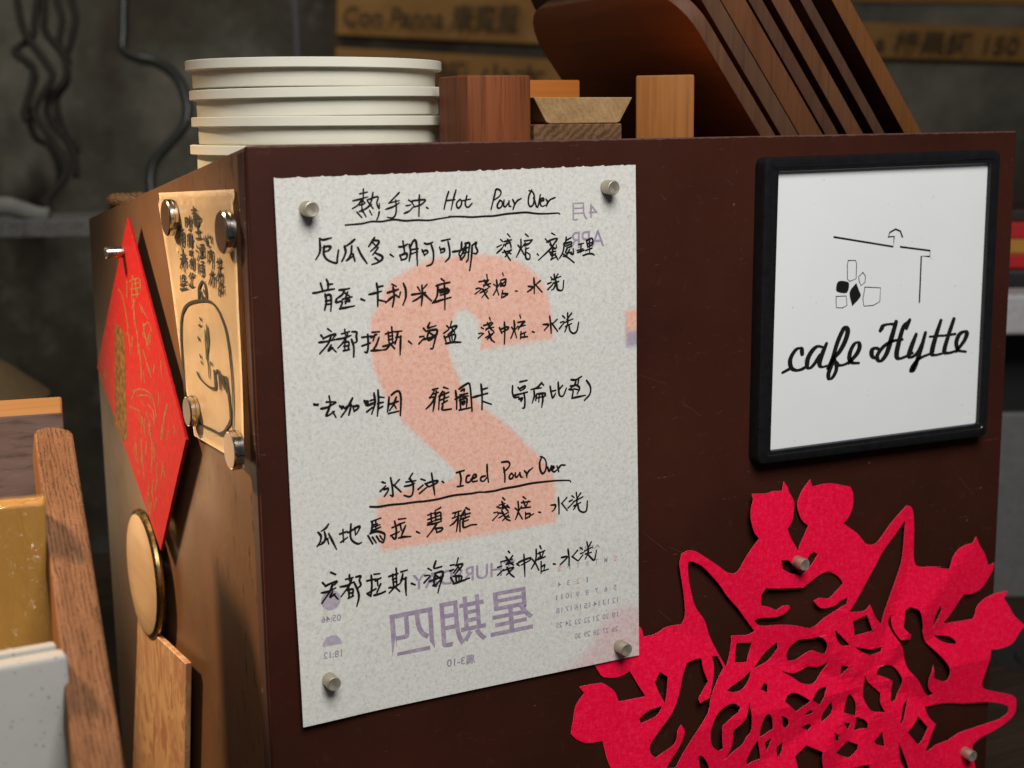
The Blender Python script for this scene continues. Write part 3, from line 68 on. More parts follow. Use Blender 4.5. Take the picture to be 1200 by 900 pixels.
SIGN = {"roof_drawing":"96|34539,-5820 38993,-6596 39030,-5995 38565,-5998 38697,-5734 39131,-5570 39500,-5709 39652,-6024;98|39583,-6638 41893,-6980 41887,-7331 41206,-7269 41195,-10015;45|35607,-7226 36153,-7256 36238,-7443 36234,-8329 35770,-8453 35586,-8320 35541,-7526 35607,-7226;46|36731,-7991 36937,-8218 36912,-8585 36619,-8751 36476,-8496 36425,-8218 36731,-7991;46|36923,-8862 38120,-8981 38092,-9805 37604,-9989 36889,-9989 36793,-9562 36923,-8862;45|34791,-9276 35529,-9294 35612,-9851 35282,-9981 34814,-9930 34785,-9550 34791,-9276","lettering":"211|31085,-13397 31479,-13259;211|32379,-12365 32310,-12134 32002,-12134 31702,-12407 31528,-12790 31631,-13197 31976,-13378 32346,-13361 32685,-13241;212|33807,-12158 33492,-12107 33124,-12327 32825,-12753 32777,-13199 32968,-13342 33275,-13143 33637,-12722;213|34120,-12084 33883,-12542 33680,-13078 33846,-13345 34287,-13308;214|34354,-13390 34653,-12860 35001,-11929 35421,-11205 35645,-11197 35719,-11480 35515,-12021 35151,-12548 34780,-12871 34603,-13260 34367,-13797 34441,-14108 34693,-14030 34935,-13645 34920,-13238 34785,-13023;216|34918,-13187 35116,-13356 35500,-13365 35945,-13226;215|35945,-13226 36446,-12810 36657,-12419 36549,-12130 36260,-12183 35985,-12567 35905,-13018 36141,-13294 36565,-13357;228|38267,-11461 38451,-11266 38834,-11205 39377,-11246;229|39376,-11216 39103,-12036 38757,-12972 38312,-13385 38035,-13211 38099,-12916 38581,-12475 39190,-12254 39890,-12220;228|38034,-13181 37763,-13127 37602,-12934 37629,-12666 37893,-12568 38205,-12684;230|40311,-11196 40010,-11444 39733,-12207 39537,-13038 39708,-13355 40176,-13304 40720,-13138;232|40985,-12095 40699,-12710 40528,-13243 40770,-13355 41194,-13117 41566,-12598;233|41738,-12063 41428,-13014 41001,-14017 40772,-14211 40915,-13887 41372,-13499 42161,-13291;230|40428,-11174 40285,-11465;234|42945,-11392 42592,-12314 42358,-13215 42649,-13394 43292,-13325;233|42226,-12223 43071,-12229;235|43998,-11378 43641,-12274 43365,-13177 43701,-13359 44432,-13266;235|43274,-12245 44127,-12220;235|44430,-13235 44975,-12689 45156,-12269 44942,-12129 44540,-12283 44321,-12761 44513,-13242 45056,-13381"}
CARD = {"drawn_outline":"105|12267,-13908 12235,-12163 12236,-10377 11771,-9142 10562,-8487 8193,-8047 6188,-7885 4895,-8107 3882,-8693 3338,-9376 2956,-10822 2848,-12417 3109,-14089;108|11771,-9142 10562,-8487 8193,-8047 6188,-7885 4895,-8107;106|8300,-7968 8196,-7397 7602,-7008 7098,-7072 6798,-7595 6968,-7888;107|7898,-7536 7725,-7687;106|7279,-7421 7034,-7596;106|7868,-7813 7223,-7770;109|9334,-12033 8762,-12294 7382,-12481 6193,-12407 5936,-12032;107|6036,-11490 6064,-12331;106|5764,-11472 5253,-11374 5210,-12252;105|5257,-11397 4441,-12131;105|4713,-11514 4089,-12239;104|4160,-11540 3571,-12428;106|3972,-11512 3561,-13516 4390,-14105 5219,-14592;110|10468,-14738 9230,-14870 7387,-14789 5621,-14723 4464,-14562;107|6017,-14797 4812,-14404 3767,-13662;108|8158,-8966 8010,-9039;108|8397,-9389 8144,-9336;109|8685,-10071 8539,-10167;109|8527,-10998 8381,-11092;109|8382,-11320 8271,-11384;107|6554,-11118 6486,-11176","lettering":"105|9000,-3393 8112,-3292;106|8597,-3227 8483,-3545;105|8923,-3567 8042,-3494;105|8731,-3705 7842,-3571;104|8831,-4006 8643,-3818 7439,-3696 7514,-3875;105|8567,-3991 7686,-3884;105|8578,-4051 7810,-3979 7940,-4103 8556,-4168 8578,-4051;105|8070,-4228 8000,-4429;105|8447,-4515 7461,-4397;105|7892,-4423 7849,-4772;105|8399,-4837 7311,-4737;106|8362,-5219 8165,-5324;106|8516,-5467 8198,-5503;106|8386,-5933 8013,-5667;105|7698,-5114 7050,-5040;105|7839,-5300 6970,-5181;105|7752,-5412 7103,-5336;105|7488,-5129 7483,-5686;105|7926,-5779 6949,-5645;105|7076,-5188 7044,-5594;106|7655,-5464 7591,-5694;107|8211,-6156 8179,-6569;105|7645,-5993 7210,-5929;105|7786,-6181 7135,-6099;105|7705,-6322 7161,-6247;106|7274,-6286 7226,-6605 7565,-6723;106|7841,-6481 7299,-6423;108|10326,-3908 10351,-4270;107|10326,-3908 9865,-3853 9890,-4214;108|10316,-4088 9903,-4053;107|9397,-3739 9668,-3992;107|9662,-3962 9320,-3914 9406,-4365 9761,-4476;107|9658,-4171 9431,-4146;108|10047,-4794 10102,-5310;108|10047,-4794 9582,-4705 9574,-5244;108|10048,-5035 9589,-4975;108|9357,-4691 9360,-5289 9591,-5335;107|9303,-4986 9074,-4941;108|9870,-5626 9294,-5524;108|9424,-5623 9900,-5779 9334,-5736;109|9375,-5950 9851,-6107;108|9862,-6169 9062,-6045;108|9493,-5989 9586,-6478;109|9647,-6212 10024,-6424;108|9039,-5924 9063,-6405 9305,-6515;109|9752,-6765 10130,-6980;108|9413,-6735 9042,-6763;108|9674,-6939 9104,-6859;109|9572,-6991 9744,-7310;109|10202,-7352 9996,-7455 9660,-7453 9202,-7380;109|11964,-4608 11005,-4459;110|11448,-4363 11634,-4711 12052,-5044;110|11411,-4758 11547,-5441;109|11411,-4758 10821,-4691 10949,-5338 11194,-5416;109|11407,-4972 10910,-4909;109|11444,-5158 10946,-5094;110|11349,-5611 11268,-5789;110|11647,-5940 10813,-5817;109|11809,-6169 10618,-5985;111|11169,-5874 11616,-6369 11904,-6640;111|11355,-6225 11417,-6538;110|11355,-6225 10648,-6139 10721,-6512;110|10966,-6011 11066,-6755;112|11885,-7135 11842,-7504;110|11516,-7040 11039,-6968;110|11423,-7156 10947,-7083;110|11342,-7334 10750,-7249;110|11974,-7578 10780,-7406;111|11498,-7534 11417,-7712;110|12025,-7833 10596,-7634;104|6886,-4710 6801,-4820;104|6559,-4631 6454,-4971 6109,-5005;103|6131,-4546 5944,-4649;103|5625,-4571 5573,-4853;104|6381,-4792 6323,-5048 5912,-5049;104|6275,-5363 6368,-5891;103|6285,-5421 5448,-5302 5485,-6108;104|5808,-5271 5941,-5569 6149,-5816;103|5859,-5563 5621,-5717;103|6063,-6504 5223,-6345;104|5618,-6292 5886,-6662 6250,-6986;104|5576,-6635 5647,-7046;103|5576,-6635 5161,-6569 5215,-7005;101|4724,-5761 3917,-5640;102|4504,-5630 4483,-5855;101|4101,-5570 4139,-5799;101|4572,-6033 3767,-5910;102|4144,-5828 4410,-6246 4871,-6629;102|4429,-6362 4406,-6815;102|4429,-6362 3828,-6281 3899,-6711 4401,-6786;103|4325,-6921 4555,-7114;103|4449,-7076 4442,-7389;101|4026,-6893 3528,-6818;102|3941,-6970 3993,-7288;102|3659,-7028 3589,-7191;102|4199,-7109 4134,-7188","leaf_stroke":"254|6947,-9328 6796,-9811 6956,-10278 7219,-10875 7067,-11360;255|7279,-9648 7280,-10321 7300,-10886;256|7067,-11360 7077,-11868"}
GOLD = {"gilt_print":"81|23023,-8397 23266,-9355;79|22263,-8328 21634,-8155 19756,-7873;80|21427,-7908 22057,-9464;79|20749,-8076 20732,-8985;78|22130,-8777 19655,-8427;78|19545,-7967 19540,-8529;78|21968,-9108 19992,-8855;82|25504,-9102 24536,-9364 23970,-10134 23500,-11264 23884,-11785;80|21528,-9295 21601,-10573 21089,-11438 21131,-12603;78|19665,-9444 19061,-9831 18205,-10071;82|23364,-11721 23155,-12879;78|19463,-10554 19151,-11197 18579,-11690 18211,-11080 17440,-10651;77|19252,-10643 18039,-10332 17329,-10748;78|18814,-11721 18191,-11978;80|20826,-12330 20564,-13221 20793,-14185;79|19851,-12200 18876,-12979 18097,-13546;76|15621,-12292 15597,-13170;89|31290,-15144 30839,-15591;88|31671,-15459 30464,-15279;73|23265,-15241 20894,-14728 18729,-14648 17802,-15152 17450,-15877;76|24426,-16405 22951,-16293 21518,-16185;76|22670,-15146 23708,-15866;75|21808,-16235 20857,-16884 20486,-17630;73|20092,-15939 19170,-16580 19888,-17382;75|21043,-16510 21568,-17560;73|19012,-15886 18047,-16245;77|23415,-18182 23099,-19240 22819,-20443;76|21671,-17991 21687,-19234 21412,-20420;74|18841,-17453 19126,-18714 19598,-19622;72|16724,-18359 16144,-19155;74|18741,-20519 18037,-19693;71|14695,-14631 15651,-15688 16429,-16994;71|16596,-14305 16743,-14975;69|13455,-15549 13344,-16156;76|20780,-21249 20573,-22722;75|19609,-20848 19274,-21726;77|21428,-21673 21050,-22419;81|31694,-15392 30737,-15545;71|21296,-8354 19825,-8161;73|21765,-8685 21898,-9217;72|20390,-8554 20517,-9078;74|21147,-9313 22075,-9930;72|20117,-9378 19536,-9883;72|19042,-10731 19629,-11257 18733,-11371;71|17748,-11023 18111,-11629;74|20740,-11972 20982,-12583;72|19242,-12574 18748,-13416;71|17246,-12745 17580,-13243;73|20160,-13509 19843,-14155;75|22370,-11714 22673,-12341;73|22151,-15336 19309,-14874 18310,-15106;74|21349,-15477 20026,-15660;72|19437,-15427 18163,-15607 18078,-16383;75|22152,-16499 21432,-16988;75|20505,-16550 20704,-17399;74|19447,-16630 19116,-17505;78|23863,-18829 23509,-19743;76|21550,-18655 22050,-19584;75|20268,-17859 20752,-18770;74|18356,-17626 18606,-18743;74|17821,-18715 18278,-19611;75|19168,-20072 19641,-20992;76|20360,-20605 20847,-21540;73|16550,-18716 17259,-19658;71|15283,-15112 15834,-15849;72|16254,-16183 16691,-17044;71|14777,-16169 15141,-16749;75|18591,-21025 19306,-21870;76|20055,-21634 20392,-22401"}
STONES = ["34915,-8401 35575,-8460 35723,-8664 35561,-9112 34898,-9020 34760,-8817","36259,-8575 36489,-9050 36625,-9305 36515,-9513 36005,-9927 35771,-9095"]
CUT = ["29066,-20369 30136,-20509 30711,-20464 31391,-20553 31551,-20020 31793,-20308 31980,-20734 32339,-21307 32307,-21910 32175,-22459 31794,-22893 32056,-23500 32519,-24182 32625,-24444 32762,-24013 33144,-23495 33476,-22970 32915,-22482 32593,-21584 32775,-21081 33107,-20598 33539,-20144 33702,-20594 33701,-20594 34951,-20535 36386,-20899 36608,-21340 36657,-22092 36454,-22728 36060,-23171 37120,-23948 37665,-24573 38092,-24763 38510,-24698 39019,-24265 39527,-23746 40248,-23169 40976,-22675 41362,-22855 41603,-23356 41767,-24492 41885,-26231 42041,-26732 42489,-26914 44019,-27101 42787,-26923 44648,-27336 44892,-26654 45318,-26191 45871,-25967 46551,-25891 46815,-25516 47259,-26217 47759,-26825 48221,-27717 48740,-27600 48656,-28126 48117,-28848 47675,-29225 46990,-29399 46123,-29327 45640,-29870 45215,-30422 44570,-31067 45940,-31129 47095,-31151 47310,-30873 47459,-30448 48073,-30011 48999,-29804 50182,-29772 49854,-30218 50380,-30945 50781,-31564 51743,-32378 51223,-32748 50542,-33363 49594,-33512 50176,-33469 49223,-33504 48609,-33422 48397,-34347 48176,-35146 48011,-35745 48304,-36119 49141,-36477 50688,-37021 51198,-37392 51310,-38007 51269,-38429 50678,-38953 49460,-39341 48248,-39616 47588,-39899 47539,-40209 47646,-40875 47829,-41668 47750,-42620 47108,-43225 44981,-43470 41059,-43052 28087,-40384 23720,-38928 21100,-37259 20280,-36135 19753,-35275 19471,-34568 19222,-33553 18377,-33505 17688,-33219 17153,-32698 17303,-31922 17503,-31068 18042,-30463 17751,-30092 17849,-30022 18978,-30067 19374,-30190 20022,-30770 20274,-31410 20879,-31442 22000,-31395 21486,-30562 21027,-29746 20272,-29961 19325,-29776 18979,-29396 18587,-28652 18491,-27968 18982,-27349 19871,-26976 21352,-27083 21599,-27160 21790,-27413 21868,-27815 22594,-27777 23363,-27472 24394,-27501 24623,-26977 24513,-25767 24219,-24232 24169,-23753 24300,-23264 24679,-23141 25181,-23240 25689,-23553 26810,-24361 27379,-24809 27852,-24964 28133,-24848 28363,-24482 28638,-24042 29057,-23583 29572,-23097 29229,-22686 29026,-22097 28950,-21608 29006,-21139 29141,-20759","24732,-23823 25051,-23848 25697,-24209 26448,-24963 27017,-25615 27498,-26297 28271,-27155 28859,-27908 29601,-28860 29361,-28940 28977,-28994 27969,-28854 27937,-29707 27574,-30706 27086,-29876 26409,-28613 26021,-27575 25361,-26660 25028,-25728 24787,-24659","31284,-24706 31845,-24792 32200,-25159 32731,-25719 33196,-25231 33582,-24778 33929,-24641 34238,-24853 33799,-25324 33210,-25729 32867,-25923 32015,-25623 31366,-25233","29856,-26653 30157,-26213 32694,-26627 33121,-26625 34186,-26209 35052,-26078 35833,-26472 36250,-26990 35758,-27452 35109,-27760 34448,-27595 33863,-27641 34468,-28228 35568,-28325 36224,-28109 36664,-27965 36569,-28404 35800,-28637 34709,-28902 33633,-29309 32547,-28973 31264,-28711 30003,-28577 29475,-28167 29888,-28063 31040,-28175 31669,-28018 31979,-27715 31869,-27555 31445,-27536 31029,-27731 30499,-27464 29932,-27280","28361,-29375 29471,-29562 29108,-30709 28240,-30569","31287,-29827 31347,-30255 30868,-30834 30186,-31080 29555,-31209 29985,-30834 30656,-30211","29442,-31251 29211,-31788 28736,-32235 28161,-32328 27535,-32120 27866,-31938 28629,-31675","32055,-30779 32241,-30310 32832,-29957 33842,-30013 34349,-29978 34822,-30360 34970,-30813 34850,-31216 34383,-31044 33867,-30821 33265,-31005 32669,-31273 32166,-31204","31612,-31720 32590,-32061 33294,-31985 33798,-31869 34415,-32030 35282,-31836 34737,-32477 34289,-32903 33833,-33001 33114,-32757 32497,-32297","32023,-33305 32422,-33232 32931,-33402 33781,-33984 33359,-34172 32709,-34466 32346,-34136 31832,-33648","33903,-33966 34461,-33451 35159,-33375 34889,-33967 34596,-34468","35626,-29825 36215,-30357 36952,-31092 36237,-30960 35751,-30444","37125,-29578 38060,-29269 38583,-30395 37320,-30556","37381,-31317 38580,-31608 39550,-31726 39508,-31998 38705,-32040 37948,-31751","36283,-32258 36920,-32466 36256,-32943","40903,-23606 40898,-24977 40804,-26434 40182,-27997 39551,-29373 39354,-30137 38709,-29505 38218,-28628 37825,-28984 36812,-28938 37551,-27748 38183,-26664 39038,-25430 40024,-24483","41270,-29567 41231,-29910 41123,-30635 41390,-30945 41766,-31233 41714,-31532 40920,-31432 40513,-30876 40307,-30403 40249,-29827 40039,-29964 40058,-30403 40468,-31087 40932,-31697 41185,-32072 41399,-32616 41694,-33533 42565,-34467 43256,-35477 43658,-35764 43977,-35673 43498,-35164 43395,-34424 43675,-33606 43786,-34500 44717,-34940 45039,-34848 45142,-34350 44844,-33674 44019,-32800 43209,-32039 42786,-31253 42771,-30971 42507,-30131 42262,-29650 41644,-29396","44104,-29743 44286,-29996 44088,-30494 43675,-31176 43705,-30693 43842,-30097","43871,-31700 45073,-31962 45668,-32384 45678,-32566 45101,-32460 44402,-32153","39185,-33249 39441,-32948 40036,-32947 40705,-33278 41176,-33988 41223,-34531 40803,-35426 40477,-35493 40360,-35336 40451,-34910 40469,-34116 39965,-33797 39303,-33492","38274,-33248 38564,-33830 39572,-34734 39544,-35348 39957,-36098 38860,-35782 38172,-34716","36989,-34256 37364,-34593 37568,-35160 37595,-35844 36579,-35407 36782,-34775","37691,-35977 38250,-36208 38541,-36572 38459,-36821 37997,-36760 37496,-36843 37631,-36304","35558,-34451 35757,-35012 35589,-35351 34889,-35725 34959,-35145","33839,-34602 34154,-34867 33805,-34942 33366,-34887","33825,-35589 34184,-35799 33883,-36046 33259,-35713","36558,-36055 37200,-36251 36988,-36658","35764,-36509 36224,-36796 36147,-37193 35870,-36982","36038,-37923 36660,-37607 37109,-37463 37807,-37782 37683,-38136 37149,-38534 36595,-38312","39056,-37826 39877,-37391 40063,-38430 39347,-38120","41871,-35582 41616,-36221 41273,-36996 41138,-37160 41166,-36743 41413,-35949","42686,-36908 43504,-37806 42652,-38819 41704,-37733","43304,-36416 45397,-36584 46605,-36883 48638,-37140 50031,-37530 50675,-37876 50634,-38298 49965,-38642 49009,-38709 47387,-38791 46318,-38827 45271,-39076 44093,-39135 43266,-39476 43550,-38702 44216,-37749 43600,-37151","41144,-38320 41564,-39149 42048,-40272 41966,-40566 41761,-40285 41396,-39656","33690,-36918 34860,-37549 34784,-37945 35086,-38992 34113,-39220 33123,-38542 32829,-37434","38601,-39181 38673,-39813 38025,-39818 37450,-39227","28516,-33315 28280,-33600 27898,-33729 27140,-34152 27204,-35124 27308,-35648 26975,-35742 26492,-35302 26290,-34428 26470,-33804 26841,-33302 27502,-32982 28077,-32992","29188,-33034 29372,-34835 28992,-35343 28708,-35745 28036,-36061 27513,-36449 27932,-35618 27991,-34625 28679,-34268 29009,-33751","30585,-34161 30838,-34383 31057,-35236 30026,-35609 30061,-34982 30341,-34280","29930,-35716 30257,-37064 29714,-37070 29226,-37215 29121,-36895 29499,-36215","30480,-36005 31023,-35867 30694,-36692","31936,-36366 31900,-36916 31559,-37313 31440,-36600","31637,-34507 32096,-34816 32257,-35192 32063,-35450 31754,-35171","30342,-32219 30591,-32352 30554,-32848 30056,-32539","25554,-35761 25838,-35824 26223,-36327 26420,-36873 26331,-37272 25852,-36911","22561,-30637 22866,-30037 23386,-30431 23319,-31154 23191,-32004 22823,-31331","23036,-32111 22625,-32673 21700,-32986 21596,-32688 22210,-32264","24688,-29899 24380,-30625 24128,-31592 23665,-32611 22838,-33551 22273,-34358 22328,-34928 22641,-35231 23057,-34996 23683,-34713 23943,-34348 23991,-33797 24251,-33479 24467,-33899 24366,-34440 24107,-34947 23483,-35842 23432,-36066 24013,-36150 24325,-35560 24743,-34898 25267,-34164 26111,-33117 26367,-32229 26840,-31384 27370,-30689 27145,-30225 27032,-29924 26547,-29833 26664,-30507 26517,-31414 26260,-32254 25566,-32442 25456,-32139 25770,-31734 26192,-31257 25881,-30451 25799,-29878 25585,-29763 24950,-29810"]
TWO = "5897,-8477 6231,-7908 6947,-6730 8109,-6121 9092,-5751 10363,-5692 12039,-5651 13991,-6061 14683,-6496 15331,-7022 15779,-7853 15976,-8719 16123,-9542 16116,-10311 13684,-10430 11854,-10546 11866,-9884 11736,-8992 11166,-8425 10590,-8428 10194,-9096 9982,-10040 10247,-11071 10704,-12217 11852,-13446 13324,-14642 14879,-16195 16006,-17402 16207,-18556 16193,-20306 11529,-20388 6077,-20401 5836,-19157 5978,-17577 7715,-17315 10115,-17172 10414,-16848 9656,-16034 8534,-14965 7435,-13829 6460,-12334 5911,-10905 5770,-9612"
BLUSH = "15534,-29300 17698,-28480 18578,-27649 19242,-26525 20019,-25964 20746,-25889 22164,-26332 22188,-30611"
PATCH = "20598,-9136 21521,-9062 21530,-11119 20657,-11141"
PATCHA = "20598,-9136 21521,-9062 21526,-10275 20655,-10301"
SUN = ["3270,-22507"]
DOME = "2707,-24852 2737,-24655 2855,-24541 2929,-24375 3088,-24358 3226,-24316 3361,-24385 3453,-24356 3585,-24493 3695,-24626 3755,-24863"
TXT = [["4月","17345,-3239 18845,-3249 18843,-4143 17340,-4191",0],["APR","17131,-4760 19262,-4722 19262,-5602 17126,-5629",0.004],["THURSDAY","7734,-21927 13679,-21974 13669,-22777 7713,-22747",0.01],["星期四","6403,-23626 14643,-23505 14824,-26135 6516,-26270",0.009],["農3-10","9611,-26760 11260,-26831 11250,-27355 9599,-27325",0.01],["05:46","2722,-23262 3764,-23308 3752,-23666 2709,-23595",0.01],["18:12","2741,-25151 3744,-25179 3731,-25562 2729,-25487",0.01],["APRIL","17458,-21878 18973,-21910 18973,-22129 17457,-22119",0.0]]
CAL = [["S","19831,-22739 20030,-22738 20030,-23042 19831,-23044","r"],["M","19231,-22745 19428,-22744 19428,-23047 19231,-23048","p"],["T","18635,-22751 18831,-22750 18831,-23052 18634,-23053","p"],["W","18043,-22757 18238,-22755 18237,-23057 18042,-23058","p"],["T","17455,-22762 17649,-22761 17648,-23061 17454,-23063","p"],["F","16871,-22768 17064,-22767 17062,-23066 16869,-23067","p"],["S","16291,-22774 16482,-22772 16480,-23071 16289,-23072","r"],["1","18097,-23665 18178,-23664 18177,-23967 18096,-23967","p"],["2","17451,-23658 17645,-23658 17644,-23960 17449,-23960","r"],["3","16866,-23661 17059,-23661 17057,-23961 16864,-23961","p"],["4","16285,-23664 16476,-23663 16474,-23963 16282,-23963","p"],["5","19831,-24409 20031,-24410 20031,-24716 19831,-24716","p"],["6","19229,-24409 19428,-24410 19427,-24715 19229,-24715","p"],["7","18631,-24410 18828,-24410 18828,-24715 18630,-24714","p"],["8","18037,-24410 18233,-24410 18232,-24714 18036,-24713","p"],["9","17447,-24410 17642,-24410 17640,-24713 17446,-24712","p"],["10","16765,-24394 17151,-24395 17149,-24697 16763,-24695","p"],["11","16183,-24394 16567,-24395 16565,-24696 16181,-24694","p"],["12","19732,-25157 20132,-25159 20132,-25467 19732,-25464","p"],["13","19129,-25154 19527,-25157 19527,-25464 19129,-25461","p"],["14","18531,-25152 18926,-25155 18925,-25461 18530,-25457","p"],["15","17937,-25150 18329,-25152 18328,-25457 17936,-25454","p"],["16","17346,-25148 17736,-25150 17734,-25454 17345,-25451","p"],["17","16760,-25145 17147,-25148 17145,-25451 16758,-25447","p"],["18","16178,-25143 16562,-25145 16560,-25447 16175,-25444","p"],["19","19732,-26002 20133,-26007 20133,-26316 19732,-26311","p"],["20","19128,-25997 19526,-26001 19526,-26310 19128,-26304","p"],["21","18529,-25992 18924,-25996 18924,-26303 18528,-26298","p"],["22","17933,-25987 18326,-25991 18325,-26297 17932,-26292","p"],["23","17342,-25982 17732,-25986 17731,-26291 17341,-26286","p"],["24","16755,-25977 17142,-25981 17140,-26285 16753,-26280","p"],["25","16171,-25971 16556,-25976 16554,-26279 16169,-26274","p"],["26","19732,-26829 20134,-26836 20134,-27146 19732,-27139","p"],["27","19127,-26821 19526,-26828 19526,-27137 19127,-27130","p"],["28","18527,-26813 18923,-26819 18922,-27128 18526,-27121","p"],["29","17930,-26805 18324,-26812 18323,-27119 17929,-27112","p"],["30","17338,-26797 17729,-26804 17727,-27110 17336,-27103","p"]]
FW = [0.460746,0.887532,0.0]
RT = [0.887532,-0.460746,0.0]
CARDQ = [[0.16183,-0.02763],[0.01821,-0.02064],[0.00975,-0.15528],[0.11019,-0.15841]]
DIA = [[0.21931,-0.04442],[0.10993,-0.15994],[0.18337,-0.24241],[0.33691,-0.15236]]
GILT = [[0.27111,-0.11347],[0.24615,-0.11757],[0.25595,-0.18773],[0.26747,-0.19106],[0.27834,-0.18629],[0.29054,-0.18567]]
BADGE = [[0.22791,-0.26909]]
BAMBOO = [[0.25519,-0.30688],[0.13462,-0.29731],[0.15246,-0.36965],[0.16685,-0.42319],[0.33915,-0.5026],[0.30003,-0.43013]]
BTN = [[0.12619,-0.03951],[0.02214,-0.04101],[0.10296,-0.14287],[0.01646,-0.14716]]
PIN = [[0.23588,-0.06618]]
MAG = [[0.02978,-0.02987],[0.19612,-0.02499],[0.03196,-0.266],[0.20444,-0.28037],[0.32721,-0.24989],[0.46998,-0.40227]]
FRAME_O = [[0.29238,-0.01184],[0.46944,-0.01092],[0.46902,-0.18861],[0.29104,-0.18568]]
FRAME_I = [[0.30254,-0.01984],[0.46269,-0.01898],[0.46241,-0.18023],[0.30064,-0.17884]]
P = {"strip1":[[0.90916,2.24914,0.28101],[1.32206,2.03008,0.25796],[1.31302,2.01526,0.16247],[0.89888,2.23567,0.18901]],"strip2":[[0.89501,2.23272,0.16472],[1.35682,1.98564,0.12884],[1.35057,1.9754,0.06286],[0.88827,2.22167,0.09353]],"strip3":[[1.83385,1.75337,0.20401],[2.25473,1.5305,0.1826],[2.24816,1.51972,0.11315],[1.82694,1.74205,0.13109]],"strip0":[[1.85722,1.75787,0.2854],[2.26263,1.54343,0.26594],[2.25934,1.53804,0.23122],[1.85327,1.7514,0.24373]],"t1":[[0.91144,2.22321,0.25515],[1.23448,2.05354,0.24554],[1.2322,2.04307,0.18853],[0.90809,2.21435,0.20334]],"t2":[[1.00642,2.15031,0.13976],[1.26954,2.01016,0.12233],[1.26561,2.00372,0.08089],[1.00217,2.14335,0.09487]],"t3":[[1.87526,1.70885,0.18663],[2.13903,1.56977,0.1761],[2.13445,1.56226,0.12777],[1.87068,1.70135,0.13829]],"cables":[[[0.1648,1.5908,0.2118],[0.1628,1.5876,0.1907],[0.168,1.5755,0.145],[0.1921,1.5536,0.0989],[0.1964,1.547,0.0778],[0.1741,1.5514,0.0429],[0.1721,1.5482,0.0218],[0.191,1.5312,-0.0136],[0.2028,1.5164,-0.056],[0.1773,1.5225,-0.0908],[0.1722,1.5209,-0.1118]],[[0.1907,1.6006,0.2134],[0.1919,1.5956,0.1921],[0.1856,1.5924,0.1602],[0.1804,1.5907,0.139],[0.1561,1.5991,0.118],[0.1764,1.5841,0.0965],[0.1737,1.5797,0.0681],[0.1608,1.5792,0.0328],[0.1626,1.5753,0.0186]],[[0.2073,1.6152,0.2152],[0.2033,1.6086,0.1722],[0.2025,1.6038,0.1471],[0.2233,1.5857,0.111],[0.2218,1.5798,0.0788],[0.1982,1.5863,0.0505],[0.1955,1.5819,0.0218],[0.2204,1.5601,-0.0215],[0.2228,1.55,-0.0645]],[[0.247,1.6178,0.2166],[0.2449,1.6145,0.1949],[0.2471,1.6074,0.166],[0.2371,1.6052,0.1299],[0.2306,1.605,0.1119],[0.2271,1.5994,0.0758],[0.2117,1.6022,0.0507],[0.2141,1.5921,0.0073],[0.2319,1.5755,-0.0291]],[[0.1665,1.6634,0.1229],[0.1895,1.6443,0.0879],[0.1755,1.6426,0.0443],[0.1808,1.6301,-0.0032],[0.1992,1.6176,-0.0181],[0.2092,1.6056,-0.051],[0.2032,1.6028,-0.0802],[0.181,1.6092,-0.1054]],[[0.2355,1.6704,0.2207],[0.2334,1.667,0.1986],[0.2372,1.659,0.1691],[0.2304,1.655,0.1323],[0.2409,1.6435,0.1027]]],"hose":[[0.3509,1.7268,0.229],[0.3455,1.7217,0.1905],[0.3422,1.7163,0.1559],[0.3397,1.7121,0.129],[0.3592,1.6992,0.1152],[0.3862,1.6835,0.1072],[0.4102,1.6667,0.0857],[0.4207,1.6541,0.0508],[0.4199,1.649,0.0239],[0.4112,1.6496,0.0048],[0.3917,1.6551,-0.0181],[0.3683,1.6618,-0.0447],[0.3588,1.6612,-0.0715],[0.3576,1.6555,-0.1023]],"tray":[[0.0277,1.25324,-0.10725],[0.10279,1.21405,-0.10828],[0.17076,1.17942,-0.10504]],"crate":[-0.07362,0.09772,-0.1354],"post_t":[-0.08712,0.04806,-0.13254],"post_b":[-0.11246,-0.15151,-0.22083],"yellow":[-0.10542,-0.02639,-0.15106],"tile":[-0.1139,-0.1103,-0.19097],"cone":[-0.03399,0.85414,-0.25565],"wicker":[0.02645,0.39554,-0.04885],"books":[0.94642,0.42466,-0.1469],"grey":[0.87221,0.37877,-0.27983],"pot":[0.75989,0.22293,-0.48714],"cup":[0.88258,0.35479,-0.20269],"pole":[0.68932,1.88202,0.16749]}
K = 1e-5
def parse(s):
    return [tuple(float(v) * K for v in q.split(',')) for q in s.split()]
FWV = Vector(FW)
RTV = Vector(RT)
UP = Vector((0, 0, 1))

# ------------------------------------------------------------------ materials
def srgb(r, g, b):
    f = lambda c: (c / 255 / 12.92) if c / 255 <= 0.04045 else ((c / 255 + 0.055) / 1.055) ** 2.4
    return (f(r), f(g), f(b), 1)

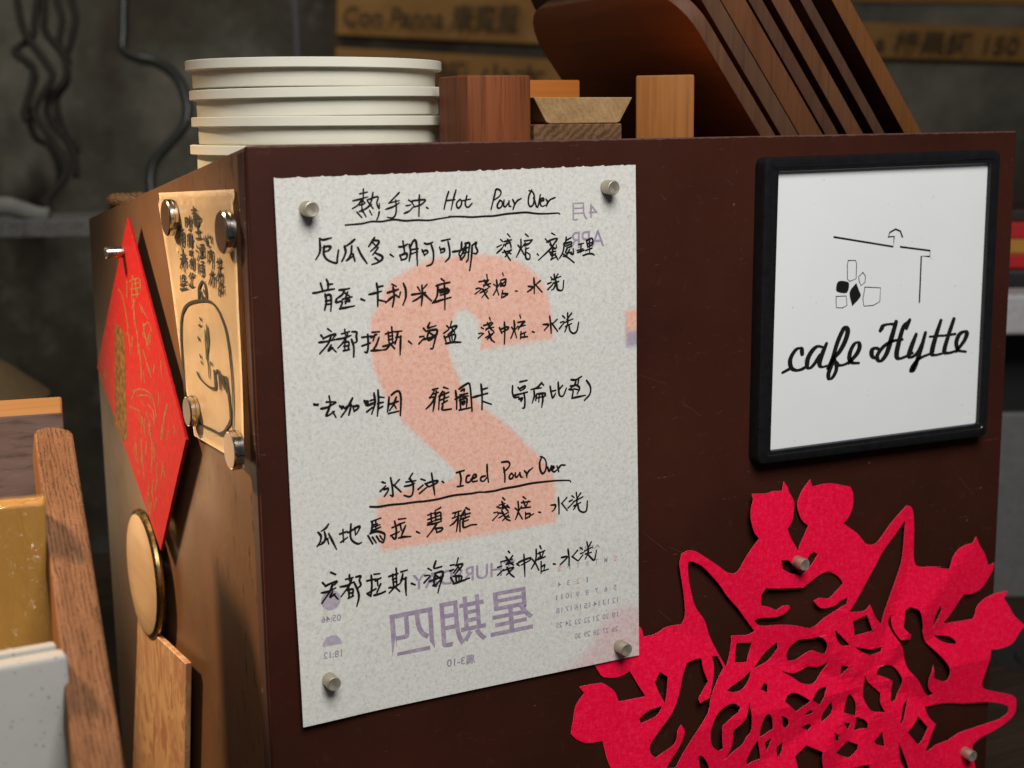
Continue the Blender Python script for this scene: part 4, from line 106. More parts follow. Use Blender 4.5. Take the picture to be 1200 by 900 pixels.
class Mat:
    def __init__(self, name, rough=0.6, metal=0.0, spec=0.5):
        self.m = bpy.data.materials.new(name)
        self.m.use_nodes = True
        self.t = self.m.node_tree
        self.b = self.t.nodes["Principled BSDF"]
        self.b.inputs["Roughness"].default_value = rough
        self.b.inputs["Metallic"].default_value = metal
        self.b.inputs["Specular IOR Level"].default_value = spec
        self._c = None
    def n(self, typ, **kw):
        x = self.t.nodes.new(typ)
        for k, v in kw.items():
            setattr(x, k, v)
        return x
    def link(self, a, b):
        self.t.links.new(a, b)
    def coord(self):
        if self._c is None:
            self._c = self.n("ShaderNodeTexCoord").outputs["Object"]
        return self._c
    def mapped(self, scale=(1, 1, 1), rot=(0, 0, 0), loc=(0, 0, 0)):
        mp = self.n("ShaderNodeMapping")
        mp.inputs["Scale"].default_value = scale
        mp.inputs["Rotation"].default_value = rot
        mp.inputs["Location"].default_value = loc
        self.link(self.coord(), mp.inputs["Vector"])
        return mp.outputs[0]
    def noise(self, scale, detail=4, rough=0.55, vec=None, dist=0.0):
        x = self.n("ShaderNodeTexNoise")
        x.inputs["Scale"].default_value = scale
        x.inputs["Detail"].default_value = detail
        x.inputs["Roughness"].default_value = rough
        x.inputs["Distortion"].default_value = dist
        self.link(vec if vec is not None else self.coord(), x.inputs["Vector"])
        return x.outputs["Fac"]
    def ramp(self, fac, stops, interp='LINEAR'):
        r = self.n("ShaderNodeValToRGB")
        r.color_ramp.interpolation = interp
        e = r.color_ramp.elements
        while len(e) < len(stops):
            e.new(0.5)
        for k, (p, c) in enumerate(stops):
            e[k].position = p
            e[k].color = c if len(c) == 4 else (*c, 1)
        self.link(fac, r.inputs[0])
        return r.outputs[0]
    def mix(self, fac, a, b, typ='MIX'):
        x = self.n("ShaderNodeMix", data_type='RGBA', blend_type=typ)
        for sock, v in ((x.inputs[0], fac), (x.inputs[6], a), (x.inputs[7], b)):
            if isinstance(v, (int, float)):
                sock.default_value = v
            elif isinstance(v, tuple):
                sock.default_value = v
            else:
                self.link(v, sock)
        return x.outputs[2]
    def math(self, op, a, b=0.0):
        x = self.n("ShaderNodeMath", operation=op)
        for sock, v in ((x.inputs[0], a), (x.inputs[1], b)):
            if isinstance(v, (int, float)):
                sock.default_value = v
            else:
                self.link(v, sock)
        return x.outputs[0]
    def attr(self, name):
        return self.n("ShaderNodeAttribute", attribute_name=name).outputs["Fac"]
    def base(self, c):
        if isinstance(c, tuple):
            self.b.inputs["Base Color"].default_value = c
        else:
            self.link(c, self.b.inputs["Base Color"])
    def rough(self, c):
        self.link(c, self.b.inputs["Roughness"])
    def bump(self, h, strength=0.3, dist=0.001):
        x = self.n("ShaderNodeBump")
        x.inputs["Strength"].default_value = strength
        x.inputs["Distance"].default_value = dist
        self.link(h, x.inputs["Height"])
        self.link(x.outputs[0], self.b.inputs["Normal"])

G1 = (0, 0, 0, 1)
W1 = (1, 1, 1, 1)

def m_plain(name, col, rough=0.6, metal=0.0, var=0.12, scale=120, spec=0.5, bump=0.0):
    M = Mat(name, rough, metal, spec)
    f = M.noise(scale, 5)
    dark = tuple(c * (1 - var) for c in col[:3]) + (1,)
    lite = tuple(min(1, c * (1 + var)) for c in col[:3]) + (1,)
    M.base(M.ramp(f, [(0.3, dark), (0.7, lite)]))
    if bump:
        M.bump(f, bump, 0.0005)
    return M.m

def m_panel(name, col, scuffs=1.0, rough=0.42, spec=0.22, edge=False, flecks=False):
    M = Mat(name, rough, 0, spec)
    f = M.noise(9, 6, 0.6)
    c = M.ramp(f, [(0.3, tuple(x * 0.74 for x in col[:3])), (0.7, tuple(x * 1.26 for x in col[:3]))])
    f2 = M.noise(160, 3, 0.6)
    c = M.mix(M.ramp(f2, [(0.60, G1), (0.74, (0.10, 0.10, 0.10, 1))]), c, (0.12, 0.07, 0.06, 1))
    # short pale scratches and specks of worn paint
    v = M.mapped((16, 16, 210), (0.2, 0.5, 0.1))
    s1 = M.noise(3.2, 3, 0.6, v, 0.4)
    sp = M.noise(420, 2, 0.5)
    sc = M.math('MULTIPLY', M.ramp(s1, [(0.68, G1), (0.75, W1)]), M.ramp(sp, [(0.45, G1), (0.62, W1)]))
    c = M.mix(M.math('MULTIPLY', sc, 0.25 * scuffs), c, (0.30, 0.24, 0.21, 1))
    # pale dots of dried splashes
    sp2 = M.noise(150, 1, 0.5, M.mapped((1, 1, 1), (0, 0, 0), (5, 3, 1)))
    c = M.mix(M.ramp(sp2, [(0.775, G1), (0.80, (0.22, 0.22, 0.22, 1))]), c, (0.32, 0.27, 0.24, 1))
    sep = M.n("ShaderNodeSeparateXYZ")
    M.link(M.coord(), sep.inputs[0])
    if edge:      # paint worn off along the top edge
        z = M.math('SUBTRACT', sep.outputs[2], -BB)
        zz = M.math('ADD', M.math('MULTIPLY', z, 900), M.math('MULTIPLY', M.noise(190, 4, 0.65), 2.2))
        c = M.mix(M.math('MULTIPLY', M.ramp(zz, [(0.30, G1), (0.55, W1)]), 0.8), c, (0.115, 0.062, 0.052, 1))
    if flecks:    # rusty flecks running down beside the front edge
        g = M.noise(60, 4, 0.7, M.mapped((1, 2.4, 0.7)))
        near = M.ramp(sep.outputs[1], [(0.02, W1), (0.12, (0.25, 0.25, 0.25, 1)), (0.2, G1)])
        c = M.mix(M.math('MULTIPLY', M.ramp(g, [(0.58, G1), (0.66, W1)]), M.math('MULTIPLY', near, 0.8)), c, (0.012, 0.006, 0.004, 1))
    M.base(c)
    M.rough(M.ramp(M.noise(14, 4), [(0.3, (rough - 0.08,) * 3), (0.75, (rough + 0.16,) * 3)]))
    M.bump(M.noise(700, 2), 0.06, 0.0003)
    return M.m

def m_wood(name, dark, lite, axis=2, fine=1.0, rough=0.6, seed=0.0, pores=0.5, bump=0.25, ring=1.0, spec=0.15):
    """grain runs along `axis` (0, 1, 2) of the object's own coordinates"""
    M = Mat(name, rough, 0.0, spec)
    sc = [70 * fine] * 3
    sc[axis] = 5.0 * fine
    v = M.mapped(tuple(sc), (0, 0, 0), (seed * 3.1, seed * 1.7, seed * 2.3))
    f1 = M.noise(0.9, 6, 0.62, v, 0.7 * ring)
    sc2 = [420 * fine] * 3
    sc2[axis] = 16 * fine
    v2 = M.mapped(tuple(sc2), (0, 0, 0), (seed, seed * 2, seed))
    f2 = M.noise(1.0, 4, 0.6, v2)
    mid = tuple((a + b) / 2 for a, b in zip(dark[:3], lite[:3])) + (1,)
    c = M.ramp(f1, [(0.28, dark), (0.5, mid), (0.72, lite)])
    c = M.mix(M.math('MULTIPLY', M.ramp(f2, [(0.50, G1), (0.68, W1)]), pores), c, tuple(x * 0.45 for x in dark[:3]) + (1,))
    M.base(c)
    M.bump(f2, bump, 0.0004)
    return M.m

def m_endgrain(name, dark, lite, rot, scale=1.0, seed=0.0, rough=0.75, contrast=0.45):
    M = Mat(name, rough, 0, 0.25)
    v = M.mapped((scale, scale, scale), (0.3, rot, 0.1), (seed, seed, seed))
    w = M.n("ShaderNodeTexWave", wave_type='BANDS', bands_direction='X')
    w.inputs["Scale"].default_value = 60
    w.inputs["Distortion"].default_value = 7
    w.inputs["Detail"].default_value = 4
    w.inputs["Detail Scale"].default_value = 1.1
    w.inputs["Detail Roughness"].default_value = 0.65
    M.link(v, w.inputs["Vector"])
    nz = M.noise(900, 4, 0.7)
    big = M.noise(110, 4, 0.6, M.mapped((1, 1, 1), (0, 0, 0), (seed, 1, 2)))
    f = M.math('ADD', M.math('MULTIPLY', w.outputs["Fac"], contrast), M.math('ADD', M.math('MULTIPLY', nz, 0.45), M.math('MULTIPLY', big, 0.55 - contrast * 0.5)))
    M.base(M.ramp(f, [(0.30, dark), (0.72, lite)]))
    M.bump(f, 0.5, 0.0006)
    return M.m

def m_metal(name, col, rough=0.3, aniso=False):
    M = Mat(name, rough, 1.0)
    f = M.noise(300, 4, 0.6)
    M.base(M.ramp(f, [(0.3, tuple(c * 0.8 for c in col[:3])), (0.7, col)]))
    M.rough(M.ramp(M.noise(180, 3), [(0.3, (rough * 0.75,) * 3), (0.7, (min(1, rough * 1.35),) * 3)]))
    return M.m

# ------------------------------------------------------------------ object helpers
def setp(o, label=None, cat=None, group=None, kind=None):
    if label: o["label"] = label
    if cat: o["category"] = cat
    if group: o["group"] = group
    if kind: o["kind"] = kind
    return o

def thing(name, loc, label, cat, group=None, rot=None):
    o = bpy.data.objects.new(name, None)
    o.empty_display_size = 0.02
    COL.objects.link(o)
    o.location = loc
    if rot is not None:
        o.rotation_euler = rot
    return setp(o, label, cat, group)

def mesh_obj(name, bm_or_me, mat, parent=None, loc=None, smooth=None, world=True):
    """mesh given in world coordinates; re-based on loc (or the parent's location)"""
    if isinstance(bm_or_me, bmesh.types.BMesh):
        me = bpy.data.meshes.new(name)
        bm_or_me.to_mesh(me)
        bm_or_me.free()
    else:
        me = bm_or_me
        me.name = name
    me.name = name
    mats = mat if isinstance(mat, (list, tuple)) else [mat]
    for m in mats:
        me.materials.append(m)
    o = bpy.data.objects.new(name, me)
    COL.objects.link(o)
    base = Vector((0, 0, 0))
    if parent is not None:
        o.parent = parent
        q = parent
        while q is not None:
            base = base + Vector(q.location)
            q = q.parent
    elif loc is not None:
        o.location = loc
        base = Vector(loc)
    if world and base.length > 0:
        me.transform(Matrix.Translation(-base))
    if smooth is not None:
        for p in me.polygons:
            p.use_smooth = True
        if smooth < 3:
            try:
                me.set_sharp_from_angle(angle=smooth)
            except Exception:
                pass
    me.update()
    return o

def bm_hull_box(corners8, bevel=0.0, seg=2):
    """corners: bottom 4 (ccw) then top 4"""
    bm = bmesh.new()
    v = [bm.verts.new(c) for c in corners8]
    for f in ((3, 2, 1, 0), (4, 5, 6, 7), (0, 1, 5, 4), (1, 2, 6, 5), (2, 3, 7, 6), (3, 0, 4, 7)):
        bm.faces.new([v[i] for i in f])
    bmesh.ops.recalc_face_normals(bm, faces=bm.faces[:])
    if bevel:
        bmesh.ops.bevel(bm, geom=bm.edges[:], offset=bevel, segments=seg, affect='EDGES', profile=0.5)
    return bm

def bm_box(x0, x1, y0, y1, z0, z1, bevel=0.0, seg=2):
    return bm_hull_box([(x0, y0, z0), (x1, y0, z0), (x1, y1, z0), (x0, y1, z0), (x0, y0, z1), (x1, y0, z1), (x1, y1, z1), (x0, y1, z1)], bevel, seg)

def bm_axes_box(o, ax, ay, az, lx, ly, lz, bevel=0.0, seg=2):
    """box from corner o along the three axes with signed lengths"""
    o, ax, ay, az = map(Vector, (o, ax, ay, az))
    c = []
    for z in (0, lz):
        for x, y in ((0, 0), (lx, 0), (lx, ly), (0, ly)):
            c.append(o + ax * x + ay * y + az * z)
    return bm_hull_box(c, bevel, seg)

def bm_prism(poly3, ext, bevel=0.0, seg=2):
    """closed 3-D polygon extruded by the vector ext"""
    bm = bmesh.new()
    ext = Vector(ext)
    a = [bm.verts.new(p) for p in poly3]
    b = [bm.verts.new(Vector(p) + ext) for p in poly3]
    n = len(a)
    bm.faces.new(a[::-1])
    bm.faces.new(b)
    for i in range(n):
        bm.faces.new((a[i], a[(i + 1) % n], b[(i + 1) % n], b[i]))
    bmesh.ops.recalc_face_normals(bm, faces=bm.faces[:])
    if bevel:
        es = [e for e in bm.edges if len(e.link_faces) == 2 and e.calc_face_angle(0) > 0.6]
        bmesh.ops.bevel(bm, geom=es, offset=bevel, segments=seg, affect='EDGES', profile=0.5)
    return bm

def bm_lathe(profile, center, axis, n=48, close=True):
    """profile: list of (radius, height along axis)"""
    bm = bmesh.new()
    axis = Vector(axis).normalized()
    u = axis.orthogonal().normalized()
    w = axis.cross(u)
    rings = []
    c = Vector(center)
    for r, h in profile:
        if r < 1e-7:
            rings.append([bm.verts.new(c + axis * h)])
        else:
            rings.append([bm.verts.new(c + axis * h + (u * math.cos(2 * math.pi * k / n) + w * math.sin(2 * math.pi * k / n)) * r) for k in range(n)])
    for A, B in zip(rings, rings[1:]):
        for k in range(n):
            k2 = (k + 1) % n
            if len(A) == 1 and len(B) == 1:
                continue
            if len(A) == 1:
                bm.faces.new((A[0], B[k], B[k2]))
            elif len(B) == 1:
                bm.faces.new((A[k], B[0], A[k2]))
            else:
                bm.faces.new((A[k], B[k], B[k2], A[k2]))
    bmesh.ops.recalc_face_normals(bm, faces=bm.faces[:])
    return bm

def catmull(P, sub=4):
    if len(P) < 3:
        return [Vector(p) for p in P]
    P = [Vector(p) for p in P]
    Q = [P[0] * 2 - P[1]] + P + [P[-1] * 2 - P[-2]]
    out = []
    for i in range(1, len(Q) - 2):
        p0, p1, p2, p3 = Q[i - 1], Q[i], Q[i + 1], Q[i + 2]
        for k in range(sub):
            t = k / sub
            out.append(0.5 * ((2 * p1) + (p2 - p0) * t + (2 * p0 - 5 * p1 + 4 * p2 - p3) * t * t + (3 * p1 - p0 - 3 * p2 + p3) * t ** 3))
    out.append(P[-1])
    return out

def bm_tube(path, radii, n=10, sub=6, bm=None):
    pts = catmull(path, sub)
    own = bm is None
    if own:
        bm = bmesh.new()
    rings = []
    N = len(pts)
    prev = None
    for i, p in enumerate(pts):
        t = (pts[min(i + 1, N - 1)] - pts[max(i - 1, 0)]).normalized()
        u = t.orthogonal().normalized() if prev is None else (prev - t * prev.dot(t)).normalized()
        prev = u
        w = t.cross(u)
        r = radii if isinstance(radii, (int, float)) else radii[0] + (radii[1] - radii[0]) * i / (N - 1)
        rings.append([bm.verts.new(p + (u * math.cos(2 * math.pi * k / n) + w * math.sin(2 * math.pi * k / n)) * r) for k in range(n)])
    for A, B in zip(rings, rings[1:]):
        for k in range(n):
            bm.faces.new((A[k], A[(k + 1) % n], B[(k + 1) % n], B[k]))
    bm.faces.new(rings[0][::-1])
    bm.faces.new(rings[-1])
    if own:
        bmesh.ops.recalc_face_normals(bm, faces=bm.faces[:])
    return bm

def ink_bm(data, place, lift=0.0, brush=True, taper=0.35, wmul=1.0, sub=4, amul=1.0, nib=0.0):
    """pen strokes as thin ribbons; place(a, b, h) maps plane coordinates and a height to the world"""
    bm = bmesh.new()
    for si, st in enumerate(data.split(';')):
        w, p = st.split('|')
        w = float(w) * K * 0.5 * wmul
        P = [Vector((a, b, 0)) for a, b in parse(p)]
        C = catmull(P, sub)
        N = len(C)
        h = lift + si * 2.0e-7
        A, B = [], []
        ph = random.uniform(0, 6)
        for i, c in enumerate(C):
            t = C[min(i + 1, N - 1)] - C[max(i - 1, 0)]
            if t.length < 1e-9:
                t = Vector((1, 0, 0))
            t.normalize()
            nn = Vector((-t.y * amul, t.x, 0))
            s = i / max(1, N - 1)
            k = 1.0
            if brush:
                k = 1.08 - taper * s ** 2.2 + 0.10 * math.sin(ph + s * 7)
                if s < 0.12: k *= 0.82 + 1.5 * s
            ww = w * k * (1 - nib + 1.5 * nib * abs(t.y) ** 1.2)
            if i == 0: c = c - t * w * 0.4
            if i == N - 1: c = c + t * w * 0.35
            A.append((c + nn * ww, c, ww, t))
            B.append(c - nn * ww)
        va = [bm.verts.new(place(a[0].x, a[0].y, h)) for a in A]
        vb = [bm.verts.new(place(b.x, b.y, h)) for b in B]
        for i in range(N - 1):
            bm.faces.new((va[i], vb[i], vb[i + 1], va[i + 1]))
        for end, i in ((-1, 0), (1, N - 1)):          # rounded pen ends
            c, ww, t = A[i][1], A[i][2], A[i][3] * end
            if i == 0: c = c - A[i][3] * w * 0.4
            else: c = c + A[i][3] * w * 0.35
            nn = Vector((-A[i][3].y * amul, A[i][3].x, 0))
            ring = [c + nn * ww * math.cos(a) + t * ww * 0.8 * math.sin(a) for a in [math.pi * k / 6 for k in range(7)]]
            vs = [va[i]] + [bm.verts.new(place(q.x, q.y, h)) for q in ring[1:-1]] + [vb[i]]
            bm.faces.new(vs)
    return bm

def inside(x, y, P):
    c = False
    j = len(P) - 1
    for i in range(len(P)):
        xi, yi = P[i]
        xj, yj = P[j]
        if (yi > y) != (yj > y) and x < (xj - xi) * (y - yi) / (yj - yi) + xi:
            c = not c
        j = i
    return c

def sdist(x, y, P):
    d = 1e9
    for i in range(len(P)):
        ax, ay = P[i]
        bx, by = P[(i + 1) % len(P)]
        vx, vy = bx - ax, by - ay
        t = max(0, min(1, ((x - ax) * vx + (y - ay) * vy) / (vx * vx + vy * vy + 1e-18)))
        d = min(d, math.hypot(x - ax - t * vx, y - ay - t * vy))
    return -d if inside(x, y, P) else d

def sst(a, b, x):
    t = max(0, min(1, (x - a) / (b - a)))
    return t * t * (3 - 2 * t)

def smooth_poly(P, sub=4, corner=0.95):
    """closed outline: round where it bends gently, keep the sharp corners"""
    n = len(P)
    V = [Vector((a, b)) for a, b in P]
    sharp = []
    for i in range(n):
        a = V[i] - V[i - 1]
        b = V[(i + 1) % n] - V[i]
        ang = a.angle(b, 0) if a.length > 1e-9 and b.length > 1e-9 else 0
        sharp.append(ang > corner)
    out = []
    for i in range(n):
        p1, p2 = V[i], V[(i + 1) % n]
        p0 = V[i - 1] if not sharp[i] else p1 * 2 - p2
        p3 = V[(i + 2) % n] if not sharp[(i + 1) % n] else p2 * 2 - p1
        for k in range(sub):
            t = k / sub
            out.append(0.5 * ((2 * p1) + (p2 - p0) * t + (2 * p0 - 5 * p1 + 4 * p2 - p3) * t * t + (3 * p1 - p0 - 3 * p2 + p3) * t ** 3))
    return [(q.x, q.y) for q in out]

def curve_mesh(polys, extrude, bevel=0.0):
    """filled 2-D outlines (holes by even-odd) with thickness, as a mesh in local x, y, z"""
    cu = bpy.data.curves.new("outline", 'CURVE')
    cu.dimensions = '2D'
    cu.fill_mode = 'BOTH'
    cu.extrude = extrude
    cu.bevel_depth = bevel
    for P in polys:
        sp = cu.splines.new('POLY')
        sp.points.add(len(P) - 1)
        for pt, (a, b) in zip(sp.points, P):
            pt.co = (a, b, 0, 1)
        sp.use_cyclic_u = True
    o = bpy.data.objects.new("outline_tmp", cu)
    COL.objects.link(o)
    dg = bpy.context.evaluated_depsgraph_get()
    dg.update()
    me = bpy.data.meshes.new_from_object(o.evaluated_get(dg))
    bpy.data.objects.remove(o)
    bpy.data.curves.remove(cu)
    me.materials.clear()
    return me

def text_mesh(body, bold=0.0, shear=0.0):
    cu = bpy.data.curves.new("text_tmp", 'FONT')
    cu.body = body
    cu.size = 1.0
    cu.offset = bold
    cu.shear = shear
    cu.resolution_u = 4
    o = bpy.data.objects.new("text_tmp", cu)
    COL.objects.link(o)
    dg = bpy.context.evaluated_depsgraph_get()
    dg.update()
    me = bpy.data.meshes.new_from_object(o.evaluated_get(dg))
    bpy.data.objects.remove(o)
    bpy.data.curves.remove(cu)
    me.materials.clear()
    return me

def text_on_quad(body, quad, place, lift, bold=0.0, mirror=False, bm=None, shear=0.0):
    """quad: four plane points (top-left, top-right, bottom-right, bottom-left as seen)"""
    me = text_mesh(body, bold, shear)
    own = bm is None
    if own:
        bm = bmesh.new()
    if not me.vertices:
        return bm
    xs = [v.co.x for v in me.vertices]
    ys = [v.co.y for v in me.vertices]
    x0, x1, y0, y1 = min(xs), max(xs), min(ys), max(ys)
    tl, tr, br, bl = [Vector(q) for q in quad]
    vs = []
    for v in me.vertices:
        u = (v.co.x - x0) / max(1e-9, x1 - x0)
        w = (v.co.y - y0) / max(1e-9, y1 - y0)
        if mirror:
            u = 1 - u
        p = (bl * (1 - u) + br * u) * (1 - w) + (tl * (1 - u) + tr * u) * w
        vs.append(bm.verts.new(place(p, lift)))
    for f in me.polygons:
        try:
            bm.faces.new([vs[i] for i in f.vertices])
        except ValueError:
            pass
    bpy.data.meshes.remove(me)
    return bm

# ------------------------------------------------------------------ the setting
m_wall = Mat("weathered_concrete", 0.9, 0, 0.2)
_f = m_wall.noise(1.6, 8, 0.68)
_c = m_wall.ramp(_f, [(0.33, (0.026, 0.018, 0.012)), (0.46, (0.060, 0.048, 0.034)), (0.54, (0.085, 0.082, 0.060)), (0.68, (0.19, 0.165, 0.13))])
_f2 = m_wall.noise(7, 6, 0.7)
_c = m_wall.mix(m_wall.ramp(_f2, [(0.55, G1), (0.72, (0.8, 0.8, 0.8, 1))]), _c, (0.17, 0.155, 0.13, 1))
_f3 = m_wall.noise(2.7, 4, 0.6, m_wall.mapped((1, 1, 0.5), (0, 0, 0), (3, 1, 7)))
_c = m_wall.mix(m_wall.ramp(_f3, [(0.56, G1), (0.66, W1)]), _c, (0.016, 0.012, 0.009, 1))
m_wall.base(_c)
m_wall.bump(_f2, 0.5, 0.01)
cam_loc = Vector(cam.location)
wall_o = Vector((cam_loc.x, cam_loc.y, 0)) + FWV * 3.10
bm = bm_axes_box(wall_o - RTV * 2.6 + UP * -1.4, RTV, FWV, UP, 5.4, 0.15, 3.6)
setp(mesh_obj("concrete_wall", bm, m_wall.m, loc=wall_o), "stained dark concrete wall far behind the counter, blotched with pale patches", "wall")

m_floor = m_plain("floor_cement", (0.06, 0.055, 0.05, 1), 0.85, var=0.3, scale=6)
setp(mesh_obj("floor", bm_axes_box(wall_o - RTV * 2.8 - FWV * 5 + UP * -1.45, RTV, FWV, UP, 5.8, 5.1, 0.05), m_floor, loc=wall_o), kind="structure")
m_counter = m_wood("counter_wood", (0.020, 0.012, 0.008, 1), (0.05, 0.03, 0.018, 1), axis=0, fine=0.5, rough=0.55)
ctr0 = Vector((0.0, 0.0, -0.47))
setp(mesh_obj("counter_top", bm_axes_box(Vector((cam_loc.x, cam_loc.y, -0.51)) - RTV * 1.2 + FWV * 0.25, RTV, FWV, UP, 2.6, 1.35, 0.04, 0.003), m_counter, loc=ctr0), kind="structure")

# wooden price boards on the far wall
m_kraft = m_wood("price_board_wood", (0.22, 0.105, 0.030, 1), (0.31, 0.16, 0.050, 1), axis=0, fine=0.15, rough=0.8, pores=0.15, bump=0.1)
m_oldink = m_plain("faded_ink", (0.06, 0.034, 0.013, 1), 0.9)
def board(q, label, text=None, tq=None, shear=0.0):
    q = [Vector(p) for p in q]
    c = (q[2] + q[3]) / 2
    bmx = bm_prism(q, FWV * 0.03, 0.003)
    t = thing("price_board", c, label, "sign", "price boards on the wall")
    mesh_obj("board", bmx, m_kraft, t)
    if text:
        tq = [Vector(p) for p in tq]
        mesh_obj("lettering", text_on_quad(text, tq, lambda p, h: p - FWV * h, 0.0, 0.012, shear=shear), m_oldink, t)
    return t
board(P["strip1"], "wooden price board lettered with a coffee name, right above the stack of white plates", "Con Panna 康寶藍", P["t1"], 0.2)
board(P["strip2"], "lower wooden price board half hidden by the white plates and the wood blocks", "拿鐵 小大", P["t2"])
board(P["strip3"], "wooden price board on the wall behind the cutting boards, faint brush lettering", "a 榛果鐵 150", P["t3"], 0.2)
board(P["strip0"], "dark bare wooden board at the top edge above the lettered board")

# dark cables and hose standing in for wavy glassy reflections before the wall
m_dark_matte = m_plain("black_rubber", (0.036, 0.031, 0.025, 1), 0.75, spec=0.15)
for i, pth in enumerate(P["cables"]):
    lab = ["longest black cable of the wavy bundle hanging before the wall",
           "short black cable of the wavy bundle ending beside the longest one",
           "black cable with two deep bends in the wavy bundle",
           "outermost black cable of the wavy bundle, nearest the hose",
           "black cable looping lowest in the wavy bundle, over the steel tray",
           "short black cable hanging from the top edge inside the wavy bundle"][i]
    o = mesh_obj("hanging_cable", bm_tube(pth, 0.0058), m_dark_matte, loc=pth[-1], smooth=3.2)
    setp(o, lab, "cable", "cables hanging before the wall")
m_tubing = Mat("smoky_hose", 0.3)
m_tubing.base((0.045, 0.046, 0.036, 1))
m_tubing.b.inputs["Transmission Weight"].default_value = 0.35
o = mesh_obj("hose", bm_tube(P["hose"], 0.0085, 14), m_tubing.m, loc=P["hose"][-1], smooth=3.2)
setp(o, "smoky S-curved hose hanging down behind the white plates", "hose")
pp = Vector(P["pole"])
o = mesh_obj("wall_pipe", bm_tube([pp + UP * 0.4, pp + UP * 0.1, pp - UP * 0.5], 0.006), m_plain("pipe_paint", (0.10, 0.085, 0.095, 1), 0.6), loc=pp - UP * 0.5, smooth=3.2)
setp(o, "thin pale pipe running down the wall beside the lettered price board", "pipe")

# steel tray behind on the far side, with a rolled cloth
m_steel = m_metal("brushed_steel", (0.30, 0.29, 0.27, 1), 0.5)
t0, t1, t2 = [Vector(p) for p in P["tray"]]
dirx = (t2 - t0).normalized(); dirx.z = 0; dirx.normalize()
tray = thing("steel_tray", (t1 - UP * 0.03), "blurred steel tray shelf behind the brown box", "tray")
mesh_obj("tray_plate", bm_axes_box(t0 - UP * 0.004 - dirx * 0.12, dirx, FWV, UP, (t2 - t0).length + 0.12, 0.20, 0.004, 0.001), m_steel, tray)
mesh_obj("tray_lip", bm_axes_box(t0 - UP * 0.018 - FWV * 0.003, dirx, FWV, UP, (t2 - t0).length, 0.003, 0.022, 0.001), m_steel, tray)
mesh_obj("leg", bm_axes_box(t0 - UP * 0.45 + FWV * 0.02 - dirx * 0.10, dirx, FWV, UP, 0.02, 0.02, 0.445, 0.001), m_dark_matte, tray)
m_cloth = m_plain("grey_cloth", (0.20, 0.195, 0.17, 1), 0.9, bump=0.2, scale=60)
cl = [t0 + FWV * 0.06 + UP * 0.012 + dirx * x + UP * 0.006 * math.sin(x * 60) for x in (0.01, 0.03, 0.05, 0.07, 0.085)]
setp(mesh_obj("folded_cloth", bm_tube(cl, (0.013, 0.009), 12), m_cloth, loc=cl[2] - UP * 0.012, smooth=3.2), "pale rolled cloth lying on the blurred steel tray", "cloth")

# ------------------------------------------------------------------ the brown metal box
BROWN = (0.043, 0.0125, 0.0075, 1)
BB = -0.468
m_front = m_panel("brown_enamel", BROWN, 1.5, 0.5, 0.08, edge=True)
m_side = m_panel("brown_enamel_side", (0.115, 0.056, 0.026, 1), 1.2, 0.42, 0.35, flecks=True)  # base colour raised to stand in for warm sheen on this side
m_worn = m_panel("worn_edge_paint", (0.052, 0.024, 0.020, 1), 3.0, 0.5)
BW, BD = 0.4918, 0.370
SL = -0.0532 / BD
box = thing("counter_box", (0.0, 0.0, BB), "dark brown enamelled metal counter box covered with notes and magnets", "box")
mesh_obj("front_panel", bm_box(0.0, BW, 0.0, 0.0035, BB, 0.0, 0.0012, 3), m_front, box, smooth=0.6)
def sidepanel(x0, x1):
    yz = [(0.0040, BB), (BD, BB), (BD, BD * SL), (0.0040, 0.0040 * SL)]
    return bm_prism([(x0, a, b) for a, b in yz], (x1 - x0, 0, 0), 0.0008)
mesh_obj("side_panel", sidepanel(0.0004, 0.0032), m_side, box, smooth=0.6)
mesh_obj("side_panel", sidepanel(BW - 0.0032, BW - 0.0004), m_side, box, smooth=0.6)
mesh_obj("edge_flange", bm_prism([(-0.0006, 0.0040, BB), (-0.0006, 0.0125, BB), (-0.0006, 0.0125, -0.004), (-0.0006, 0.0040, -0.0026)], (0.0009, 0, 0), 0.0003), m_worn, box)
mesh_obj("back_panel", bm_box(0.0036, BW - 0.0036, BD - 0.003, BD - 0.0002, BB, BD * SL - 0.002), m_side, box)
m_deck = m_plain("dark_shelf", (0.022, 0.012, 0.009, 1), 0.6)
mesh_obj("shelf", bm_box(0.0036, BW - 0.0036, 0.0042, 0.235, -0.036, -0.032), m_deck, box)
mesh_obj("shelf", bm_box(0.0036, BW - 0.0036, 0.2354, BD - 0.0034, -0.068, -0.062), m_deck, box)
sc = []
random.seed(21)
for k in range(60):
    x, z = random.uniform(0.23, 0.47), random.uniform(-0.36, -0.01)
    a, l = random.choice((-0.4, -0.3, 0.5, 2.6, 1.5)) + random.uniform(-.25, .25), random.uniform(0.004, 0.03) * random.random()
    p = [(x + l * t * math.cos(a) + random.uniform(-1, 1) * 0.0003, z + l * t * math.sin(a)) for t in (0, .4, .7, 1)]
    sc.append("%d|" % random.randint(10, 22) + " ".join("%d,%d" % (u / K, w / K) for u, w in p))
sc_o = mesh_obj("scratches", ink_bm(";".join(sc), lambda a, b, h: (a, -0.00006 - h, b)), m_plain("scratched_paint", (0.082, 0.038, 0.030, 1), 0.7, var=0.4, scale=900), box)
sc_o["kind"] = "stuff"
bmx = bmesh.new()
for k in range(26):
    x, z = 0.3005 + random.gauss(0, 0.0032), -0.2945 + random.gauss(0, 0.0010)
    r = random.uniform(0.00012, 0.0005)
    bmx.faces.new([bmx.verts.new((x + r * random.uniform(.5, 1.4) * math.cos(a), -0.00008 - k * 1e-6, z + r * random.uniform(.5, 1.2) * math.sin(a))) for a in [t * math.pi / 3.5 for t in range(7)]])
